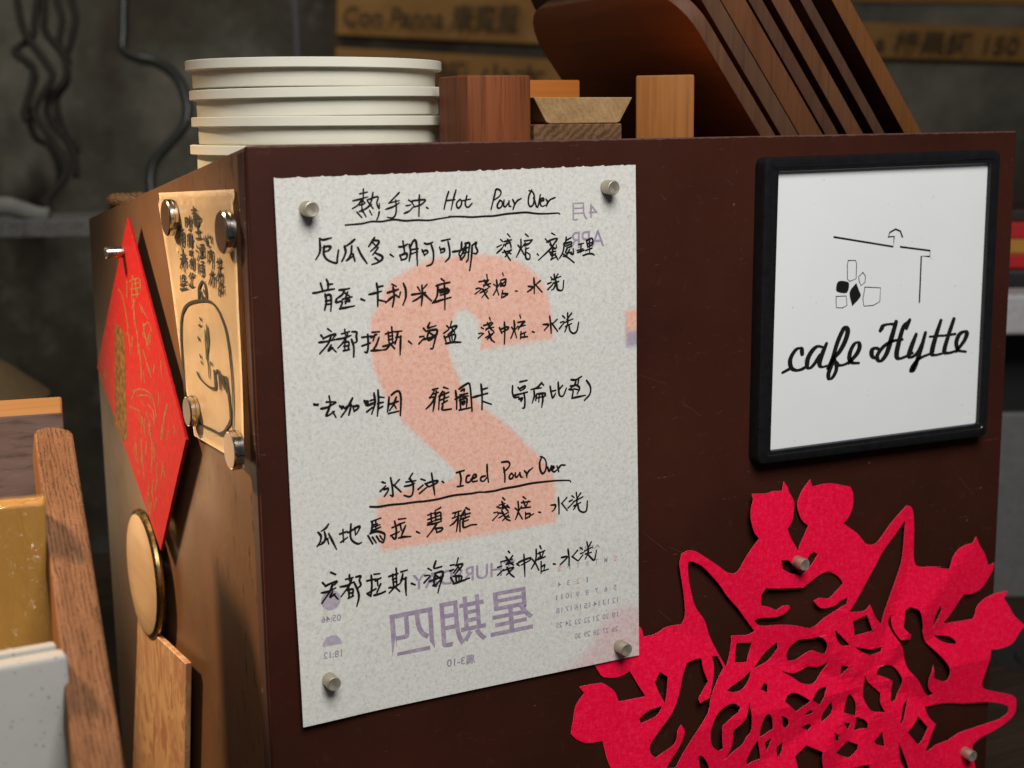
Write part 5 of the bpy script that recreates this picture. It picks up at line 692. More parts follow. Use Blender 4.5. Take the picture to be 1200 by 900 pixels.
mesh_obj("glue_specks", bmx, m_plain("dried_glue", (0.42, 0.40, 0.36, 1), 0.7), box)["kind"] = "stuff"
random.seed(7)

# ------------------------------------------------------------------ the menu sheet
TLp, TRp, BRp, BLp = (0.0121, -0.0153), (0.2121, -0.0138), (0.2153, -0.2883), (0.0151, -0.2885)
def paper_y(x, z):
    y = -0.0021 - 0.0004 * (1 + math.sin(x * 31 + z * 17)) * 0.5 - 0.0004 * (1 + math.sin(z * 44 - x * 9)) * 0.5
    y -= 0.0016 * sst(0.05, 0.0, x - 0.012) * sst(-0.20, -0.29, z)
    return y
two = parse(TWO); blush = parse(BLUSH); patch = parse(PATCH); patcha = parse(PATCHA)
NX, NZ = 150, 200
bm = bmesh.new()
lay = {k: bm.verts.layers.float.new(k) for k in ("pink", "blush", "violet")}
grid = []
for j in range(NZ + 1):
    row = []
    for i in range(NX + 1):
        u, w = i / NX, j / NZ
        a = Vector(TLp) * (1 - u) + Vector(TRp) * u
        b = Vector(BLp) * (1 - u) + Vector(BRp) * u
        p = a * (1 - w) + b * w
        if j == 0:
            p.y += 0.0005 * noise.noise(Vector((u * 70, 3, 0))) + (0.0005 if i % 9 == 0 else 0)
        v = bm.verts.new((p.x, paper_y(p.x, p.y), p.y))
        nz = 0.0007 * noise.noise(Vector((p.x * 700, p.y * 700, 0)))
        v[lay["pink"]] = sst(0.0017, -0.0017, sdist(p.x, p.y, two) + nz)
        if p.x > 0.195: v[lay["pink"]] = max(v[lay["pink"]], sst(0.0008, -0.0008, sdist(p.x, p.y, patcha)))
        if p.x > 0.16 and p.y < -0.23:
            v[lay["blush"]] = sst(0.006, -0.004, sdist(p.x, p.y, blush) + nz)
        if p.x > 0.195:
            v[lay["violet"]] = 0.8 * sst(0.0008, -0.0008, sdist(p.x, p.y, patch)) * sst(-0.0006, 0.0006, sdist(p.x, p.y, patcha))
        row.append(v)
    grid.append(row)
for j in range(NZ):
    for i in range(NX):
        bm.faces.new((grid[j][i], grid[j + 1][i], grid[j + 1][i + 1], grid[j][i + 1]))
M = Mat("mottled_calendar_paper", 0.9, 0, 0.15)
f1 = M.noise(480, 4, 0.65)
f2 = M.noise(1050, 3, 0.7)
f3 = M.noise(520, 2, 0.6, M.mapped((1, 1, 1), (0, 0, 0), (4, 2, 9)))
fib = M.math('ADD', M.math('MULTIPLY', f1, 0.62), M.math('MULTIPLY', f2, 0.38))
c = M.ramp(fib, [(0.36, (0.575, 0.565, 0.52)), (0.48, (0.695, 0.685, 0.635)), (0.61, (0.77, 0.76, 0.71))])
c = M.mix(M.ramp(f3, [(0.63, G1), (0.72, (0.30, 0.30, 0.30, 1))]), c, (0.33, 0.32, 0.29, 1))
pk = M.ramp(fib, [(0.36, (0.73, 0.365, 0.265)), (0.48, (0.84, 0.475, 0.365)), (0.61, (0.87, 0.56, 0.45))])
c = M.mix(M.attr("pink"), c, pk)
c = M.mix(M.math('MULTIPLY', M.attr("blush"), 0.75), c, M.ramp(fib, [(0.36, (0.60, 0.37, 0.37)), (0.6, (0.76, 0.57, 0.57))]))
c = M.mix(M.math('MULTIPLY', M.attr("violet"), 0.75), c, (0.26, 0.13, 0.28, 1))
M.base(c)
M.bump(fib, 0.25, 0.0004)
m_paper = M.m
sheet = mesh_obj("menu_sheet", bm, m_paper, loc=(0.1136, 0, -0.2885), smooth=3.2)
setp(sheet, "handwritten coffee menu on a mottled calendar page, fixed by four small magnets", "paper")
m_pen = m_plain("black_pen_ink", (0.0075, 0.007, 0.006, 1), 0.55, spec=0.3)
def on_paper(a, b, h):
    return (a, paper_y(a, b) - 0.00012 - h, b)
for k in sorted(INK):
    mesh_obj("handwritten_line", ink_bm(INK[k], on_paper, wmul=1.02), m_pen, sheet)
def m_print(name, col, paper, amount):
    M = Mat(name, 0.9, 0, 0.15)
    f = M.math('ADD', M.math('MULTIPLY', M.noise(300, 4, 0.6), 0.62), M.math('MULTIPLY', M.noise(900, 3, 0.6), 0.38))
    d = tuple(p * (1 - amount) + c * amount for p, c in zip(paper, col))
    l = tuple(p * (1 - amount * 0.72) + c * amount * 0.72 for p, c in zip(paper, col))
    M.base(M.ramp(f, [(0.38, tuple(x * 0.86 for x in d)), (0.5, d), (0.62, l)]))
    return M.m
PAP = (0.685, 0.675, 0.625)
m_violet = m_print("violet_print", (0.20, 0.085, 0.27), PAP, 0.66)
m_faint = m_print("faint_print", (0.20, 0.11, 0.24), PAP, 0.74)
m_palered = m_print("pale_red_print", (0.72, 0.20, 0.13), PAP, 0.7)
def pap2(p, h):
    return (p.x, paper_y(p.x, p.y) - h, p.y)
LIFT = 0.00005
names = {'4月': 'printed_month', 'APR': 'printed_month', 'THURSDAY': 'printed_weekday', '星期四': 'printed_weekday', 'APRIL': 'printed_calendar'}
for body, q, bold in TXT:
    mt = m_violet if body in ('4月', 'APR', 'THURSDAY', '星期四') else m_faint
    mesh_obj(names.get(body, 'printed_time'), text_on_quad(body, parse(q), pap2, LIFT, bold, True), mt, sheet)
cb, rb = bmesh.new(), bmesh.new()
for s, q, kd in CAL:
    text_on_quad(s, parse(q), pap2, LIFT, 0.004, True, rb if kd == 'r' else cb)
mesh_obj("printed_calendar", cb, m_faint, sheet)
mesh_obj("printed_calendar", rb, m_palered, sheet)
c0 = parse(SUN[0])[0]
bm = bmesh.new()
bm.faces.new([bm.verts.new(pap2(Vector((c0[0] + 0.0052 * math.cos(a), c0[1] + 0.0052 * math.sin(a))), LIFT)) for a in [2 * math.pi * k / 36 for k in range(36)]])
dm = smooth_poly(parse(DOME), 3, 0.7)
bm.faces.new([bm.verts.new(pap2(Vector(p), LIFT)) for p in dm])
mesh_obj("printed_sun", bm, m_print("pale_violet_print", (0.24, 0.11, 0.30), PAP, 0.5), sheet)

# ------------------------------------------------------------------ framed shop sign
m_blackpl = m_plain("black_plastic_frame", (0.008, 0.008, 0.009, 1), 0.30, spec=0.5, var=0.25, scale=200)
FO = [Vector(p) for p in FRAME_O]
FI = [Vector(p) for p in FRAME_I]
sign = thing("framed_sign", (0.385, -0.0005, -0.188), "white shop sign with black lettering in a rounded black frame", "sign")
def rounded(q, r, n=6):
    out = []
    m = len(q)
    for i in range(m):
        p = Vector(q[i])
        a = (Vector(q[i - 1]) - p).normalized()
        b = (Vector(q[(i + 1) % m]) - p).normalized()
        s, e = p + a * r, p + b * r
        for k in range(n + 1):
            t = k / n
            out.append(s * (1 - t) ** 2 + p * 2 * t * (1 - t) + e * t * t)
    return out
def frame_ring(qo, qi, y0, y1):
    bm = bmesh.new()
    ro, ri = rounded(qo, 0.0050), rounded(qi, 0.0012)
    loops = []
    ins = lambda R, Q, t: [a * (1 - t) + b * t for a, b in zip(R, Q)]
    spec = [(ro, y0), (ro, y1 + 0.0012), (ins(ro, ri, 0.05), y1 + 0.0003), (ins(ro, ri, 0.14), y1), (ins(ro, ri, 0.62), y1 + 0.0001), (ins(ro, ri, 0.68), y1 + 0.0007), (ins(ro, ri, 0.96), y1 + 0.0009), (ri, y1 + 0.0014), (ri, y0)]
    for R, y in spec:
        loops.append([bm.verts.new((p.x, y, p.y)) for p in R])
    n = len(ro)
    for A, B in zip(loops, loops[1:]):
        for k in range(n):
            bm.faces.new((A[k], A[(k + 1) % n], B[(k + 1) % n], B[k]))
    bmesh.ops.recalc_face_normals(bm, faces=bm.faces[:])
    return bm
mesh_obj("frame", frame_ring(FO, FI, -0.0004, -0.0095), m_blackpl, sign, smooth=0.7)
M = Mat("glossy_white_sheet", 0.22, 0, 0.5)
sp = M.noise(330, 2, 0.5)
M.base(M.mix(M.ramp(sp, [(0.735, G1), (0.765, (0.35, 0.35, 0.35, 1))]), M.ramp(M.noise(12, 3), [(0.3, (0.84, 0.85, 0.85)), (0.7, (0.88, 0.89, 0.89))]), (0.25, 0.24, 0.22, 1)))
m_sheet = M.m
ri = rounded([p * 1.0 for p in FI], 0.0022)
bm = bm_prism([(p.x, -0.0030, p.y) for p in rounded(FI, 0.0013)], (0, -0.0026, 0))
mesh_obj("sign_sheet", bm, m_sheet, sign)
m_letter = m_plain("black_letter_ink", (0.008, 0.0075, 0.006, 1), 0.5)
def on_sign(a, b, h):
    return (a, -0.0057 - h, b)
mesh_obj("lettering", ink_bm(SIGN["lettering"], on_sign, brush=True, taper=0.10, wmul=1.25, nib=0.45), m_letter, sign)
bm = ink_bm(SIGN["roof_drawing"], on_sign, brush=False, wmul=1.15, sub=1)
for st in STONES:
    bm.faces.new([bm.verts.new(on_sign(a, b, 0.00003)) for a, b in smooth_poly(parse(st), 3, 1.9)])
mesh_obj("roof_drawing", bm, m_letter, sign)

# ------------------------------------------------------------------ red papercut of cats
M = Mat("red_woven_paper", 0.85, 0, 0.06)
wv = M.noise(1.0, 3, 0.7, M.mapped((260, 260, 1500)))
wh = M.noise(1.0, 3, 0.7, M.mapped((1500, 260, 260)))
nz = M.noise(420, 4, 0.7)
f = M.math('ADD', M.math('MULTIPLY', M.math('ADD', wv, wh), 0.3), M.math('MULTIPLY', nz, 0.4))
# the facets of the folded paper
vor = M.n("ShaderNodeTexVoronoi", feature='F1')
vor.inputs["Scale"].default_value = 26
M.link(M.coord(), vor.inputs["Vector"])
c = M.ramp(f, [(0.36, (0.80, 0.0020, 0.034)), (0.50, (0.95, 0.0045, 0.055)), (0.66, (0.97, 0.035, 0.095))])
M.base(c)
M.bump(f, 0.35, 0.0004)
m_red = M.m
polys = [smooth_poly(parse(s), 3, 0.8) for s in CUT]
me = curve_mesh(polys, 0.00013)
cc = Vector((0.385, -0.34))
bm = bmesh.new()
bm.from_mesh(me)
bpy.data.meshes.remove(me)
bmesh.ops.remove_doubles(bm, verts=bm.verts[:], dist=1e-7)
for k in range(44):            # cut the sheet into small cells so that it can bend smoothly
    for no, at0 in ((Vector((1, 0, 0)), 0.15), (Vector((0, 1, 0)), -0.46)):
        bmesh.ops.bisect_plane(bm, geom=bm.verts[:] + bm.edges[:] + bm.faces[:], dist=1e-7, plane_co=no * (at0 + 0.008 * k), plane_no=no)
bmesh.ops.triangulate(bm, faces=[f for f in bm.faces if len(f.verts) > 4])
def cut_y(x, z):
    d = Vector((x, z)) - cc
    r = d.length
    fold = abs(((math.atan2(d.y, d.x) / (math.pi / 4)) % 1.0) - 0.5) * 2
    under = sst(0.205, 0.235, x)
    return -0.0007 - under * (0.0036 * fold * min(1, r / 0.05) + 0.0016 * sst(0.05, 0.15, r) * (0.5 + 0.5 * math.sin(x * 60 + z * 43)) + 0.0005)
for v in bm.verts:
    x, z, h = v.co.x, v.co.y, v.co.z
    v.co = (x, cut_y(x, z) - h, z)
bmesh.ops.recalc_face_normals(bm, faces=bm.faces[:])
o = mesh_obj("cat_papercut", bm, [m_red, m_plain("pale_paper_core", (0.80, 0.16, 0.20, 1), 0.9)], loc=(0.40, 0, -0.40))
for p in o.data.polygons:
    if abs(p.normal.y) < 0.5: p.material_index = 1
setp(o, "big red papercut of a ring of cats stuck on the brown box", "papercut")

# ------------------------------------------------------------------ small cylinder magnets on the front
m_nickel = m_metal("dull_nickel", (0.58, 0.52, 0.41, 1), 0.5)
m_nickel.node_tree.nodes["Principled BSDF"].inputs["Metallic"].default_value = 0.75
def magnet_bm(c, axis, r, h):
    e = 0.0005
    return bm_lathe([(0, 0), (r, 0), (r, h - e), (r - e * 0.35, h - e * 0.3), (r - e, h), (r - e * 1.6, h - 0.0001), (0, h - 0.0001)], c, axis, 32)
labs = ["small nickel magnet at the upper left corner of the menu sheet",
        "small nickel magnet at the upper right corner of the menu sheet",
        "small nickel magnet at the lower left corner of the menu sheet",
        "small nickel magnet at the lower right corner of the menu sheet, above the red papercut",
        "small nickel magnet between the two cat heads of the red papercut",
        "small nickel magnet at the lower right of the red papercut"]
for i, (x, z) in enumerate(MAG):
    y0 = paper_y(x, z) - 0.0001 if i < 4 else cut_y(x, z) - 0.0003
    o = mesh_obj("small_magnet", magnet_bm((x - 0.0022, y0, z), (0, -1, 0), 0.0037, 0.0078), m_nickel, loc=(x, y0, z), smooth=0.5)
    setp(o, labs[i], "magnet", "small magnets on the front of the box")

# ------------------------------------------------------------------ things on the side of the box
def card_x(y, z):
    return -0.0020 - 0.0009 * (1 + math.sin(z * 60 + y * 15)) * 0.5 - 0.0030 * sst(0.045, 0.012, y) * sst(-0.09, -0.16, z)
CQ = [Vector(p) for p in CARDQ]
bm = bmesh.new()
g = []
for j in range(41):
    r = []
    for i in range(25):
        u, w = i / 24, j / 40
        p = (CQ[0] * (1 - u) + CQ[1] * u) * (1 - w) + (CQ[3] * (1 - u) + CQ[2] * u) * w
        p = p + Vector((0.0010 * math.sin(w * 9 + u * 2) - 0.0016 * math.sin(w * math.pi) * (u - 0.5), 0))
        x = card_x(p.x, p.y)
        if w < 0.04: x += 0.0012
        r.append(bm.verts.new((x, p.x, p.y)))
    g.append(r)
for j in range(40):
    for i in range(24):
        bm.faces.new((g[j][i], g[j][i + 1], g[j + 1][i + 1], g[j + 1][i]))
bmesh.ops.solidify(bm, geom=bm.faces[:], thickness=0.0004)
M = Mat("kraft_card", 0.55, 0, 0.2)
f = M.noise(70, 5, 0.6)
M.base(M.ramp(f, [(0.3, (0.68, 0.52, 0.34)), (0.7, (0.75, 0.59, 0.40))]))
M.b.inputs["Coat Weight"].default_value = 0.12
M.b.inputs["Coat Roughness"].default_value = 0.12
card = mesh_obj("drawing_card", bm, M.m, loc=(0, 0.08, -0.16), smooth=3.2)
setp(card, "tan card with a brush drawing and brush characters, held by round magnets", "card")
def on_card(a, b, h):
    return (card_x(a, b) - 0.00065 - h, a, b)
m_brush = m_plain("black_brush_ink", (0.010, 0.009, 0.007, 1), 0.6)
mesh_obj("drawn_outline", ink_bm(CARD["drawn_outline"], on_card, wmul=1.25, amul=2.6), m_brush, card)
mesh_obj("lettering", ink_bm(CARD["lettering"], on_card, wmul=1.12, amul=2.2), m_brush, card)
mesh_obj("leaf_stroke", ink_bm(CARD["leaf_stroke"], on_card), m_plain("olive_ink", (0.030, 0.040, 0.012, 1), 0.6), card)

m_btn = m_metal("polished_button", (0.62, 0.58, 0.50, 1), 0.16)
bl = ["round steel magnet at the upper far corner of the tan card", "round steel magnet at the upper near corner of the tan card, by the box edge",
      "round steel magnet at the lower far corner of the tan card, touching the red diamond", "round steel magnet at the lower near corner of the tan card"]
m_btnface = m_plain("brown_button_face", (0.060, 0.032, 0.018, 1), 0.4)
m_btnface2 = m_plain("tan_button_face", (0.26, 0.17, 0.12, 1), 0.4)
for i, (y, z) in enumerate(BTN):
    r = [0.0100, 0.0105, 0.0085, 0.0098][i]
    x0 = card_x(y, z) - 0.0005
    t = thing("round_magnet", (x0, y, z), bl[i], "magnet", "round magnets on the tan card")
    mesh_obj("rim", bm_lathe([(0, 0), (r, 0), (r, 0.0016), (r - 0.0004, 0.0019), (r - 0.0004, 0.0023), (r, 0.0026), (r, 0.0042), (r - 0.0006, 0.0047), (r - 0.0010, 0.0047), (0, 0.0047)], (x0, y, z), (-1, 0, 0), 40), m_btn, t, smooth=0.5)
    mesh_obj("face", bm_lathe([(0, 0.0), (r - 0.0009, 0.0), (r - 0.0009, 0.00025), (0, 0.00025)], (x0 - 0.00475, y, z), (-1, 0, 0), 40), m_btnface if i < 3 else m_btnface2, t)

DQ = [Vector(p) for p in DIA]
M = Mat("red_foil_card", 0.6, 0, 0.15)
f = M.noise(260, 5, 0.7)
M.base(M.ramp(f, [(0.35, (0.30, 0.004, 0.005)), (0.6, (0.40, 0.006, 0.008)), (0.8, (0.44, 0.03, 0.02))]))
dia = mesh_obj("red_diamond", bm_prism([(-0.0070, p.x, p.y) for p in DQ], (0.0018, 0, 0), 0.0003), M.m, loc=(-0.006, DQ[2].x, DQ[2].y))
setp(dia, "red diamond shaped new year card with gilt print, hung by its top corner", "card")
m_gold = m_metal("dull_gold", (0.36, 0.22, 0.06, 1), 0.45)
m_golddark = m_plain("dark_gilt", (0.055, 0.030, 0.008, 1), 0.5)
on_dia = lambda a, b, h: (-0.00705 - h, a, b)
bm = bmesh.new()
bm.faces.new([bm.verts.new((-0.00706, p[0], p[1])) for p in GILT])
M = Mat("worn_gilt_band", 0.7, 0.0, 0.2)
f = M.noise(240, 4, 0.6)
M.base(M.ramp(f, [(0.42, (0.09, 0.045, 0.010)), (0.60, (0.20, 0.11, 0.025)), (0.68, (0.52, 0.03, 0.015))]))
mesh_obj("gilt_band", bm, M.m, dia)
mesh_obj("gilt_print", ink_bm(GOLD["gilt_print"], on_dia, wmul=1.1, amul=3.2), m_plain("dull_gilt", (0.20, 0.095, 0.022, 1), 0.7, var=0.5, scale=500), dia)
py, pz = PIN[0]
o = mesh_obj("pin_magnet", magnet_bm((-0.0072, py, pz), (-1, 0, 0), 0.0036, 0.0105), m_metal("bright_nickel", (0.6, 0.56, 0.5, 1), 0.25), loc=(-0.0072, py, pz), smooth=0.5)
setp(o, "small nickel magnet holding the top corner of the red diamond", "magnet")

by, bz = BADGE[0]
badge = thing("round_badge", (0.0, by, bz), "round tan badge with a brass rim under the red diamond", "badge")
m_brass = m_metal("brass", (0.50, 0.34, 0.14, 1), 0.25)
R = 0.0415
mesh_obj("rim", bm_lathe([(0, 0.0030), (R - 0.004, 0.0030), (R - 0.0005, 0.0050), (R, 0.0064), (R - 0.0006, 0.0084), (R - 0.003, 0.0096), (R - 0.003, 0.0092), (0, 0.0092)], (0, by, bz), (-1, 0, 0), 72), m_brass, badge, smooth=0.5)
mesh_obj("face", bm_lathe([(0, 0.0112), (R * 0.5, 0.0108), (R - 0.004, 0.0098), (R - 0.0032, 0.0094), (0, 0.0093)], (0, by, bz), (-1, 0, 0), 72), m_wood("badge_veneer", (0.30, 0.19, 0.10, 1), (0.46, 0.32, 0.19, 1), axis=1, fine=0.5, rough=0.4, pores=0.15, bump=0.03), badge, smooth=0.6)
mesh_obj("magnet_foot", bm_lathe([(0, 0.0002), (0.009, 0.0002), (0.009, 0.0029), (0, 0.0029)], (0, by, bz), (-1, 0, 0), 24), m_btn, badge)

BQ = [Vector(p) for p in BAMBOO]
M = Mat("printed_bamboo", 0.32, 0, 0.5)
f = M.noise(15, 3, 0.5, M.mapped((1, 1.8, 0.75)), 2.6)
f2 = M.noise(300, 3, 0.6, M.mapped((1, 1, 0.15)))
c = M.ramp(f, [(0.38, (0.30, 0.14, 0.075)), (0.43, (0.46, 0.28, 0.14)), (0.49, (0.48, 0.30, 0.155)), (0.52, (0.31, 0.14, 0.08)), (0.55, (0.42, 0.25, 0.13)), (0.62, (0.33, 0.16, 0.09))])
M.base(M.mix(M.math('MULTIPLY', f2, 0.22), c, (0.34, 0.20, 0.09, 1)))
o = mesh_obj("bamboo_plaque", bm_prism([(-0.0075, p.x, p.y) for p in BQ], (0.0035, 0, 0), 0.0006), M.m, loc=(-0.005, BQ[0].x, -0.40))
setp(o, "printed bamboo plaque with a slanted top below the round badge", "plaque")

# ------------------------------------------------------------------ white plates on the box
M = Mat("cream_melamine", 0.40, 0, 0.45)
f = M.noise(25, 4)
M.base(M.ramp(f, [(0.3, (0.74, 0.71, 0.59)), (0.7, (0.79, 0.76, 0.64))]))
m_plate = M.m
pc = Vector((0.0755, 0.1079, -0.0306))
pitch = 0.0147
lab = ["bottom white plate of the stack, mostly behind the edge of the brown box", "second white plate from the bottom of the stack", "middle white plate of the stack of five", "white plate second from the top of the stack", "top white plate of the stack beside the wood block"]
for k in range(5):
    dx, dy = [(0.0002, 0), (-0.0006, 0.0), (0.0009, 0.0004), (0.0004, -0.0003), (-0.0012, 0.0)][k]
    c = pc + Vector((dx, dy, k * pitch))
    Rr = 0.0694
    Rb = Rr - 0.0036
    q = 0.0147 / 0.0158
    ft = -0.0011 if k == 0 else 0.0
    prof = [(0, ft), (Rb - 0.0012, ft), (Rb - 0.0003, 0.0004), (Rb, 0.0012), (Rb, 0.0101 * q), (Rr - 0.0004, 0.0102 * q), (Rr, 0.0106 * q), (Rr, 0.0154 * q), (Rr - 0.0004, 0.0157 * q), (Rr - 0.0022, 0.0157 * q), (Rr - 0.0034, 0.0120 * q), (0, 0.0110 * q)]
    o = mesh_obj("white_plate", bm_lathe(prof, c, (0, 0, 1), 128), m_plate, loc=c, smooth=0.5)
    o.rotation_euler = (random.uniform(-.004, .004), random.uniform(-.009, .009), 0)
    setp(o, lab[k], "plate", "stack of white plates")

# ------------------------------------------------------------------ wood blocks on the box
def m_two(o, mats, test):
    for p in o.data.polygons:
        p.material_index = test(p.normal)
wA = m_wood("reddish_wood", (0.105, 0.028, 0.010, 1), (0.25, 0.074, 0.026, 1), axis=2, fine=1.1, rough=0.55, seed=1.3, pores=0.5)
wA2 = m_wood("dark_reddish_wood", (0.055, 0.014, 0.006, 1), (0.13, 0.036, 0.012, 1), axis=2, fine=1.0, rough=0.4, seed=4.0, pores=0.3)
o = mesh_obj("wood_block", bm_box(0.1205, 0.1573, 0.012, 0.047, -0.0318, 0.0331, 0.0014, 3), wA, loc=(0.139, 0.03, -0.0318), smooth=0.5)
setp(o, "reddish brown wood block beside the white plates", "wood block", "wood blocks on the box")
wB = m_wood("honey_wood", (0.24, 0.080, 0.018, 1), (0.37, 0.142, 0.038, 1), axis=2, fine=1.1, rough=0.55, seed=2.6, pores=0.35)
bL, bR = Vector((0.2345, 0.0330, 0)), Vector((0.2591, 0.0120, 0))
bd = Vector((0.560, 0.828, 0)) * 0.036
bq = [bL, bR, bR + bd, bL + bd]
o = mesh_obj("wood_block", bm_hull_box([Vector((p.x, p.y, -0.0318)) for p in bq] + [Vector((p.x, p.y, 0.0338)) for p in bq], 0.0012, 3), wB, loc=(0.26, 0.04, -0.0318), smooth=0.5)
setp(o, "honey coloured wood block beside the leaning boards", "wood block", "wood blocks on the box")
eT = m_endgrain("pale_end_grain", (0.22, 0.115, 0.045, 1), (0.44, 0.28, 0.130, 1), 0.7, 1.6, 2.0, contrast=0.06)
tz = [(0.1598, 0.0219), (0.2205, 0.0217), (0.2125, 0.0088), (0.2105, 0.0082), (0.1695, 0.0082), (0.1672, 0.0091)]
o = mesh_obj("wood_offcut", bm_prism([(x, 0.014, z) for x, z in tz], (0, 0.06, 0), 0.0005), eT, loc=(0.19, 0.04, 0.0082))
setp(o, "pale trapezoid wood offcut showing end grain between the two blocks", "wood offcut", "wood offcuts on the box")
eL = m_endgrain("dark_end_grain", (0.035, 0.016, 0.007, 1), (0.20, 0.10, 0.045, 1), 2.2, 1.5, 5.0, contrast=0.2)
o = mesh_obj("wood_offcut", bm_box(0.1588, 0.2125, 0.012, 0.085, -0.0318, 0.0079, 0.0006), eL, loc=(0.185, 0.04, -0.0318))
setp(o, "dark rough sawn offcut lying under the pale trapezoid one", "wood offcut", "wood offcuts on the box")
wO = m_wood("orange_wood", (0.30, 0.085, 0.015, 1), (0.44, 0.15, 0.028, 1), axis=0, fine=0.8, rough=0.5, seed=7.7, pores=0.1, bump=0.05)
o = mesh_obj("wood_offcut", bm_box(0.1700, 0.2300, 0.0865, 0.105, -0.0318, 0.0330, 0.0010), wO, loc=(0.2, 0.09, -0.0318), smooth=0.5)
setp(o, "orange wood piece standing behind the pale trapezoid offcut", "wood offcut", "wood offcuts on the box")

# leaning boards: each a rounded slab, its front edge towards the viewer
lean = math.radians(37.3)
n_dir = Vector((math.cos(lean), 0, math.sin(lean)))
v_dir = Vector((-math.sin(lean), 0, math.cos(lean)))
specs = [(0.3180, 0.3293, (0.10, 0.042, 0.022), (0.19, 0.085, 0.046), "first leaning wood board, its broad dark face turned to the blocks"),
         (0.3329, 0.3462, (0.095, 0.044, 0.025), (0.165, 0.082, 0.048), "second leaning wood board, greyish brown edge"),
         (0.3465, 0.3645, (0.12, 0.042, 0.018), (0.22, 0.085, 0.036), "third and thickest leaning wood board with a lit corner"),
         (0.3660, 0.3765, (0.080, 0.034, 0.020), (0.15, 0.066, 0.040), "fourth leaning wood board, dull brown, close behind the thickest"),
         (0.3824, 0.3956, (0.12, 0.046, 0.022), (0.21, 0.088, 0.042), "fifth leaning wood board between two dark gaps"),
         (0.4037, 0.4125, (0.085, 0.038, 0.022), (0.14, 0.068, 0.042), "thinnest leaning wood board, second from the end"),
         (0.4275, 0.4421, (0.17, 0.062, 0.018), (0.26, 0.10, 0.030), "last leaning wood board with a bright orange brown edge, nearest the framed sign")]
for i, (xa, xb, d, l, lb) in enumerate(specs):
    o0 = Vector((xa, 0.030, 0.0))
    th = (xb - xa) * math.cos(lean)
    lo = -0.0315 / math.cos(lean)
    th = max(th, 0.006)
    H, L, r = [0.1023, 0.135, 0.145, 0.145, 0.150, 0.150, 0.160][i], 0.185, 0.036
    pl = [(0, lo), (L, lo)]
    for back, rr in ((True, r), (False, 0.030)):
        cx, cy, a0 = (L - rr, H - rr, 0) if back else (rr, H - rr, 90)
        for k in range(9):
            a = math.radians(a0 + 90 * k / 8)
            pl.append((cx + rr * math.cos(a), cy + rr * math.sin(a)))
    poly3 = [o0 + Vector((0, u, 0)) + v_dir * v for u, v in pl]
    bm = bm_prism(poly3, n_dir * th, 0.0009, 2)
    d, l = [x * 0.78 * k for x, k in zip(d, (1.05, 1.08, 1.05))], [x * 0.68 * k for x, k in zip(l, (0.98, 0.98, 0.92))]
    md = m_wood("leaning_board_wood", (*d, 1), (*l, 1), axis=2, fine=1.1, rough=0.6, seed=i * 2.3, pores=0.4, bump=0.15, spec=0.2)
    md2 = m_wood("board_face_wood", (0.22, 0.046, 0.010, 1) if i == 0 else (0.040, 0.012, 0.006, 1), (0.38, 0.086, 0.019, 1) if i == 0 else (0.075, 0.022, 0.010, 1), axis=1, fine=0.7, rough=0.5, seed=i * 1.3, pores=0.2, bump=0.05)  # first face brightened for warm bounce, the others darkened for gap shade
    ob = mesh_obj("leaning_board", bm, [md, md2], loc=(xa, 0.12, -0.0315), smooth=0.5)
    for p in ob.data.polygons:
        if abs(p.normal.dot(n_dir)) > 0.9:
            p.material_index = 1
    setp(ob, lb, "board", "wood boards leaning in a row")

# coiled rope at the back of the box
m_rope = m_endgrain("brown_rope", (0.05, 0.022, 0.008, 1), (0.26, 0.13, 0.05, 1), 0.9, 3.0)
bm = bmesh.new()
for k in range(3):
    c = Vector((0.028, 0.322, -0.0565 + 0.0085 * k))
    for s in (0, 1):
        ring = []
        for a in range(65):
            t = 2 * math.pi * a / 64
            tw = t * 14 + s * math.pi
            rr = 0.0200 + 0.0020 * math.cos(tw)
            ring.append(c + Vector((rr * math.cos(t), rr * math.sin(t), 0.0022 * math.sin(tw))))
        bm_tube(ring, 0.0030, 8, 1, bm)
bmesh.ops.recalc_face_normals(bm, faces=bm.faces[:])
o = mesh_obj("rope_coil", bm, m_rope, loc=(0.028, 0.322, -0.0615), smooth=3.2)
setp(o, "small coil of brown rope at the back corner of the brown box", "rope")

# ------------------------------------------------------------------ wood, packet and tile beside the box
CZ = -0.4698
Q = Vector(P["crate"])
wC = m_wood("weathered_plank", (0.11, 0.068, 0.052, 1), (0.25, 0.17, 0.135, 1), axis=0, fine=0.7, rough=0.8, seed=3.3, pores=0.5, bump=0.5)
wCt = m_wood("fresh_cut_edge", (0.14, 0.068, 0.025, 1), (0.21, 0.108, 0.042, 1), axis=0, fine=0.7, rough=0.7, seed=5.0, pores=0.15)  # more orange tone for the upward face of the plank
ca, sa = math.cos(0.30), math.sin(0.30)
bm = bm_axes_box(Q, -(RTV * ca + FWV * sa), FWV * ca - RTV * sa, UP, 0.26, 0.047, CZ - Q.z, 0.0012)
o = mesh_obj("plank", bm, [wC, wCt], loc=(Q.x, Q.y, CZ))
for p in o.data.polygons:
    if p.normal.z > 0.8: p.material_index = 1
setp(o, "weathered grey plank standing on edge behind the slanted post", "plank")
a, b = Vector(P["post_t"]), Vector(P["post_b"])
ax = (b - a).normalized()
tt = (CZ + 0.002 - a.z) / ax.z
e0 = a + ax * tt
wid = RTV * math.cos(0.58) + FWV * math.sin(0.58)
wid = (wid - ax * wid.dot(ax)).normalized()
dep = ax.cross(wid).normalized()
if dep.dot(FWV) < 0: dep = -dep
W2, D2 = 0.0089, 0.017
L = tt
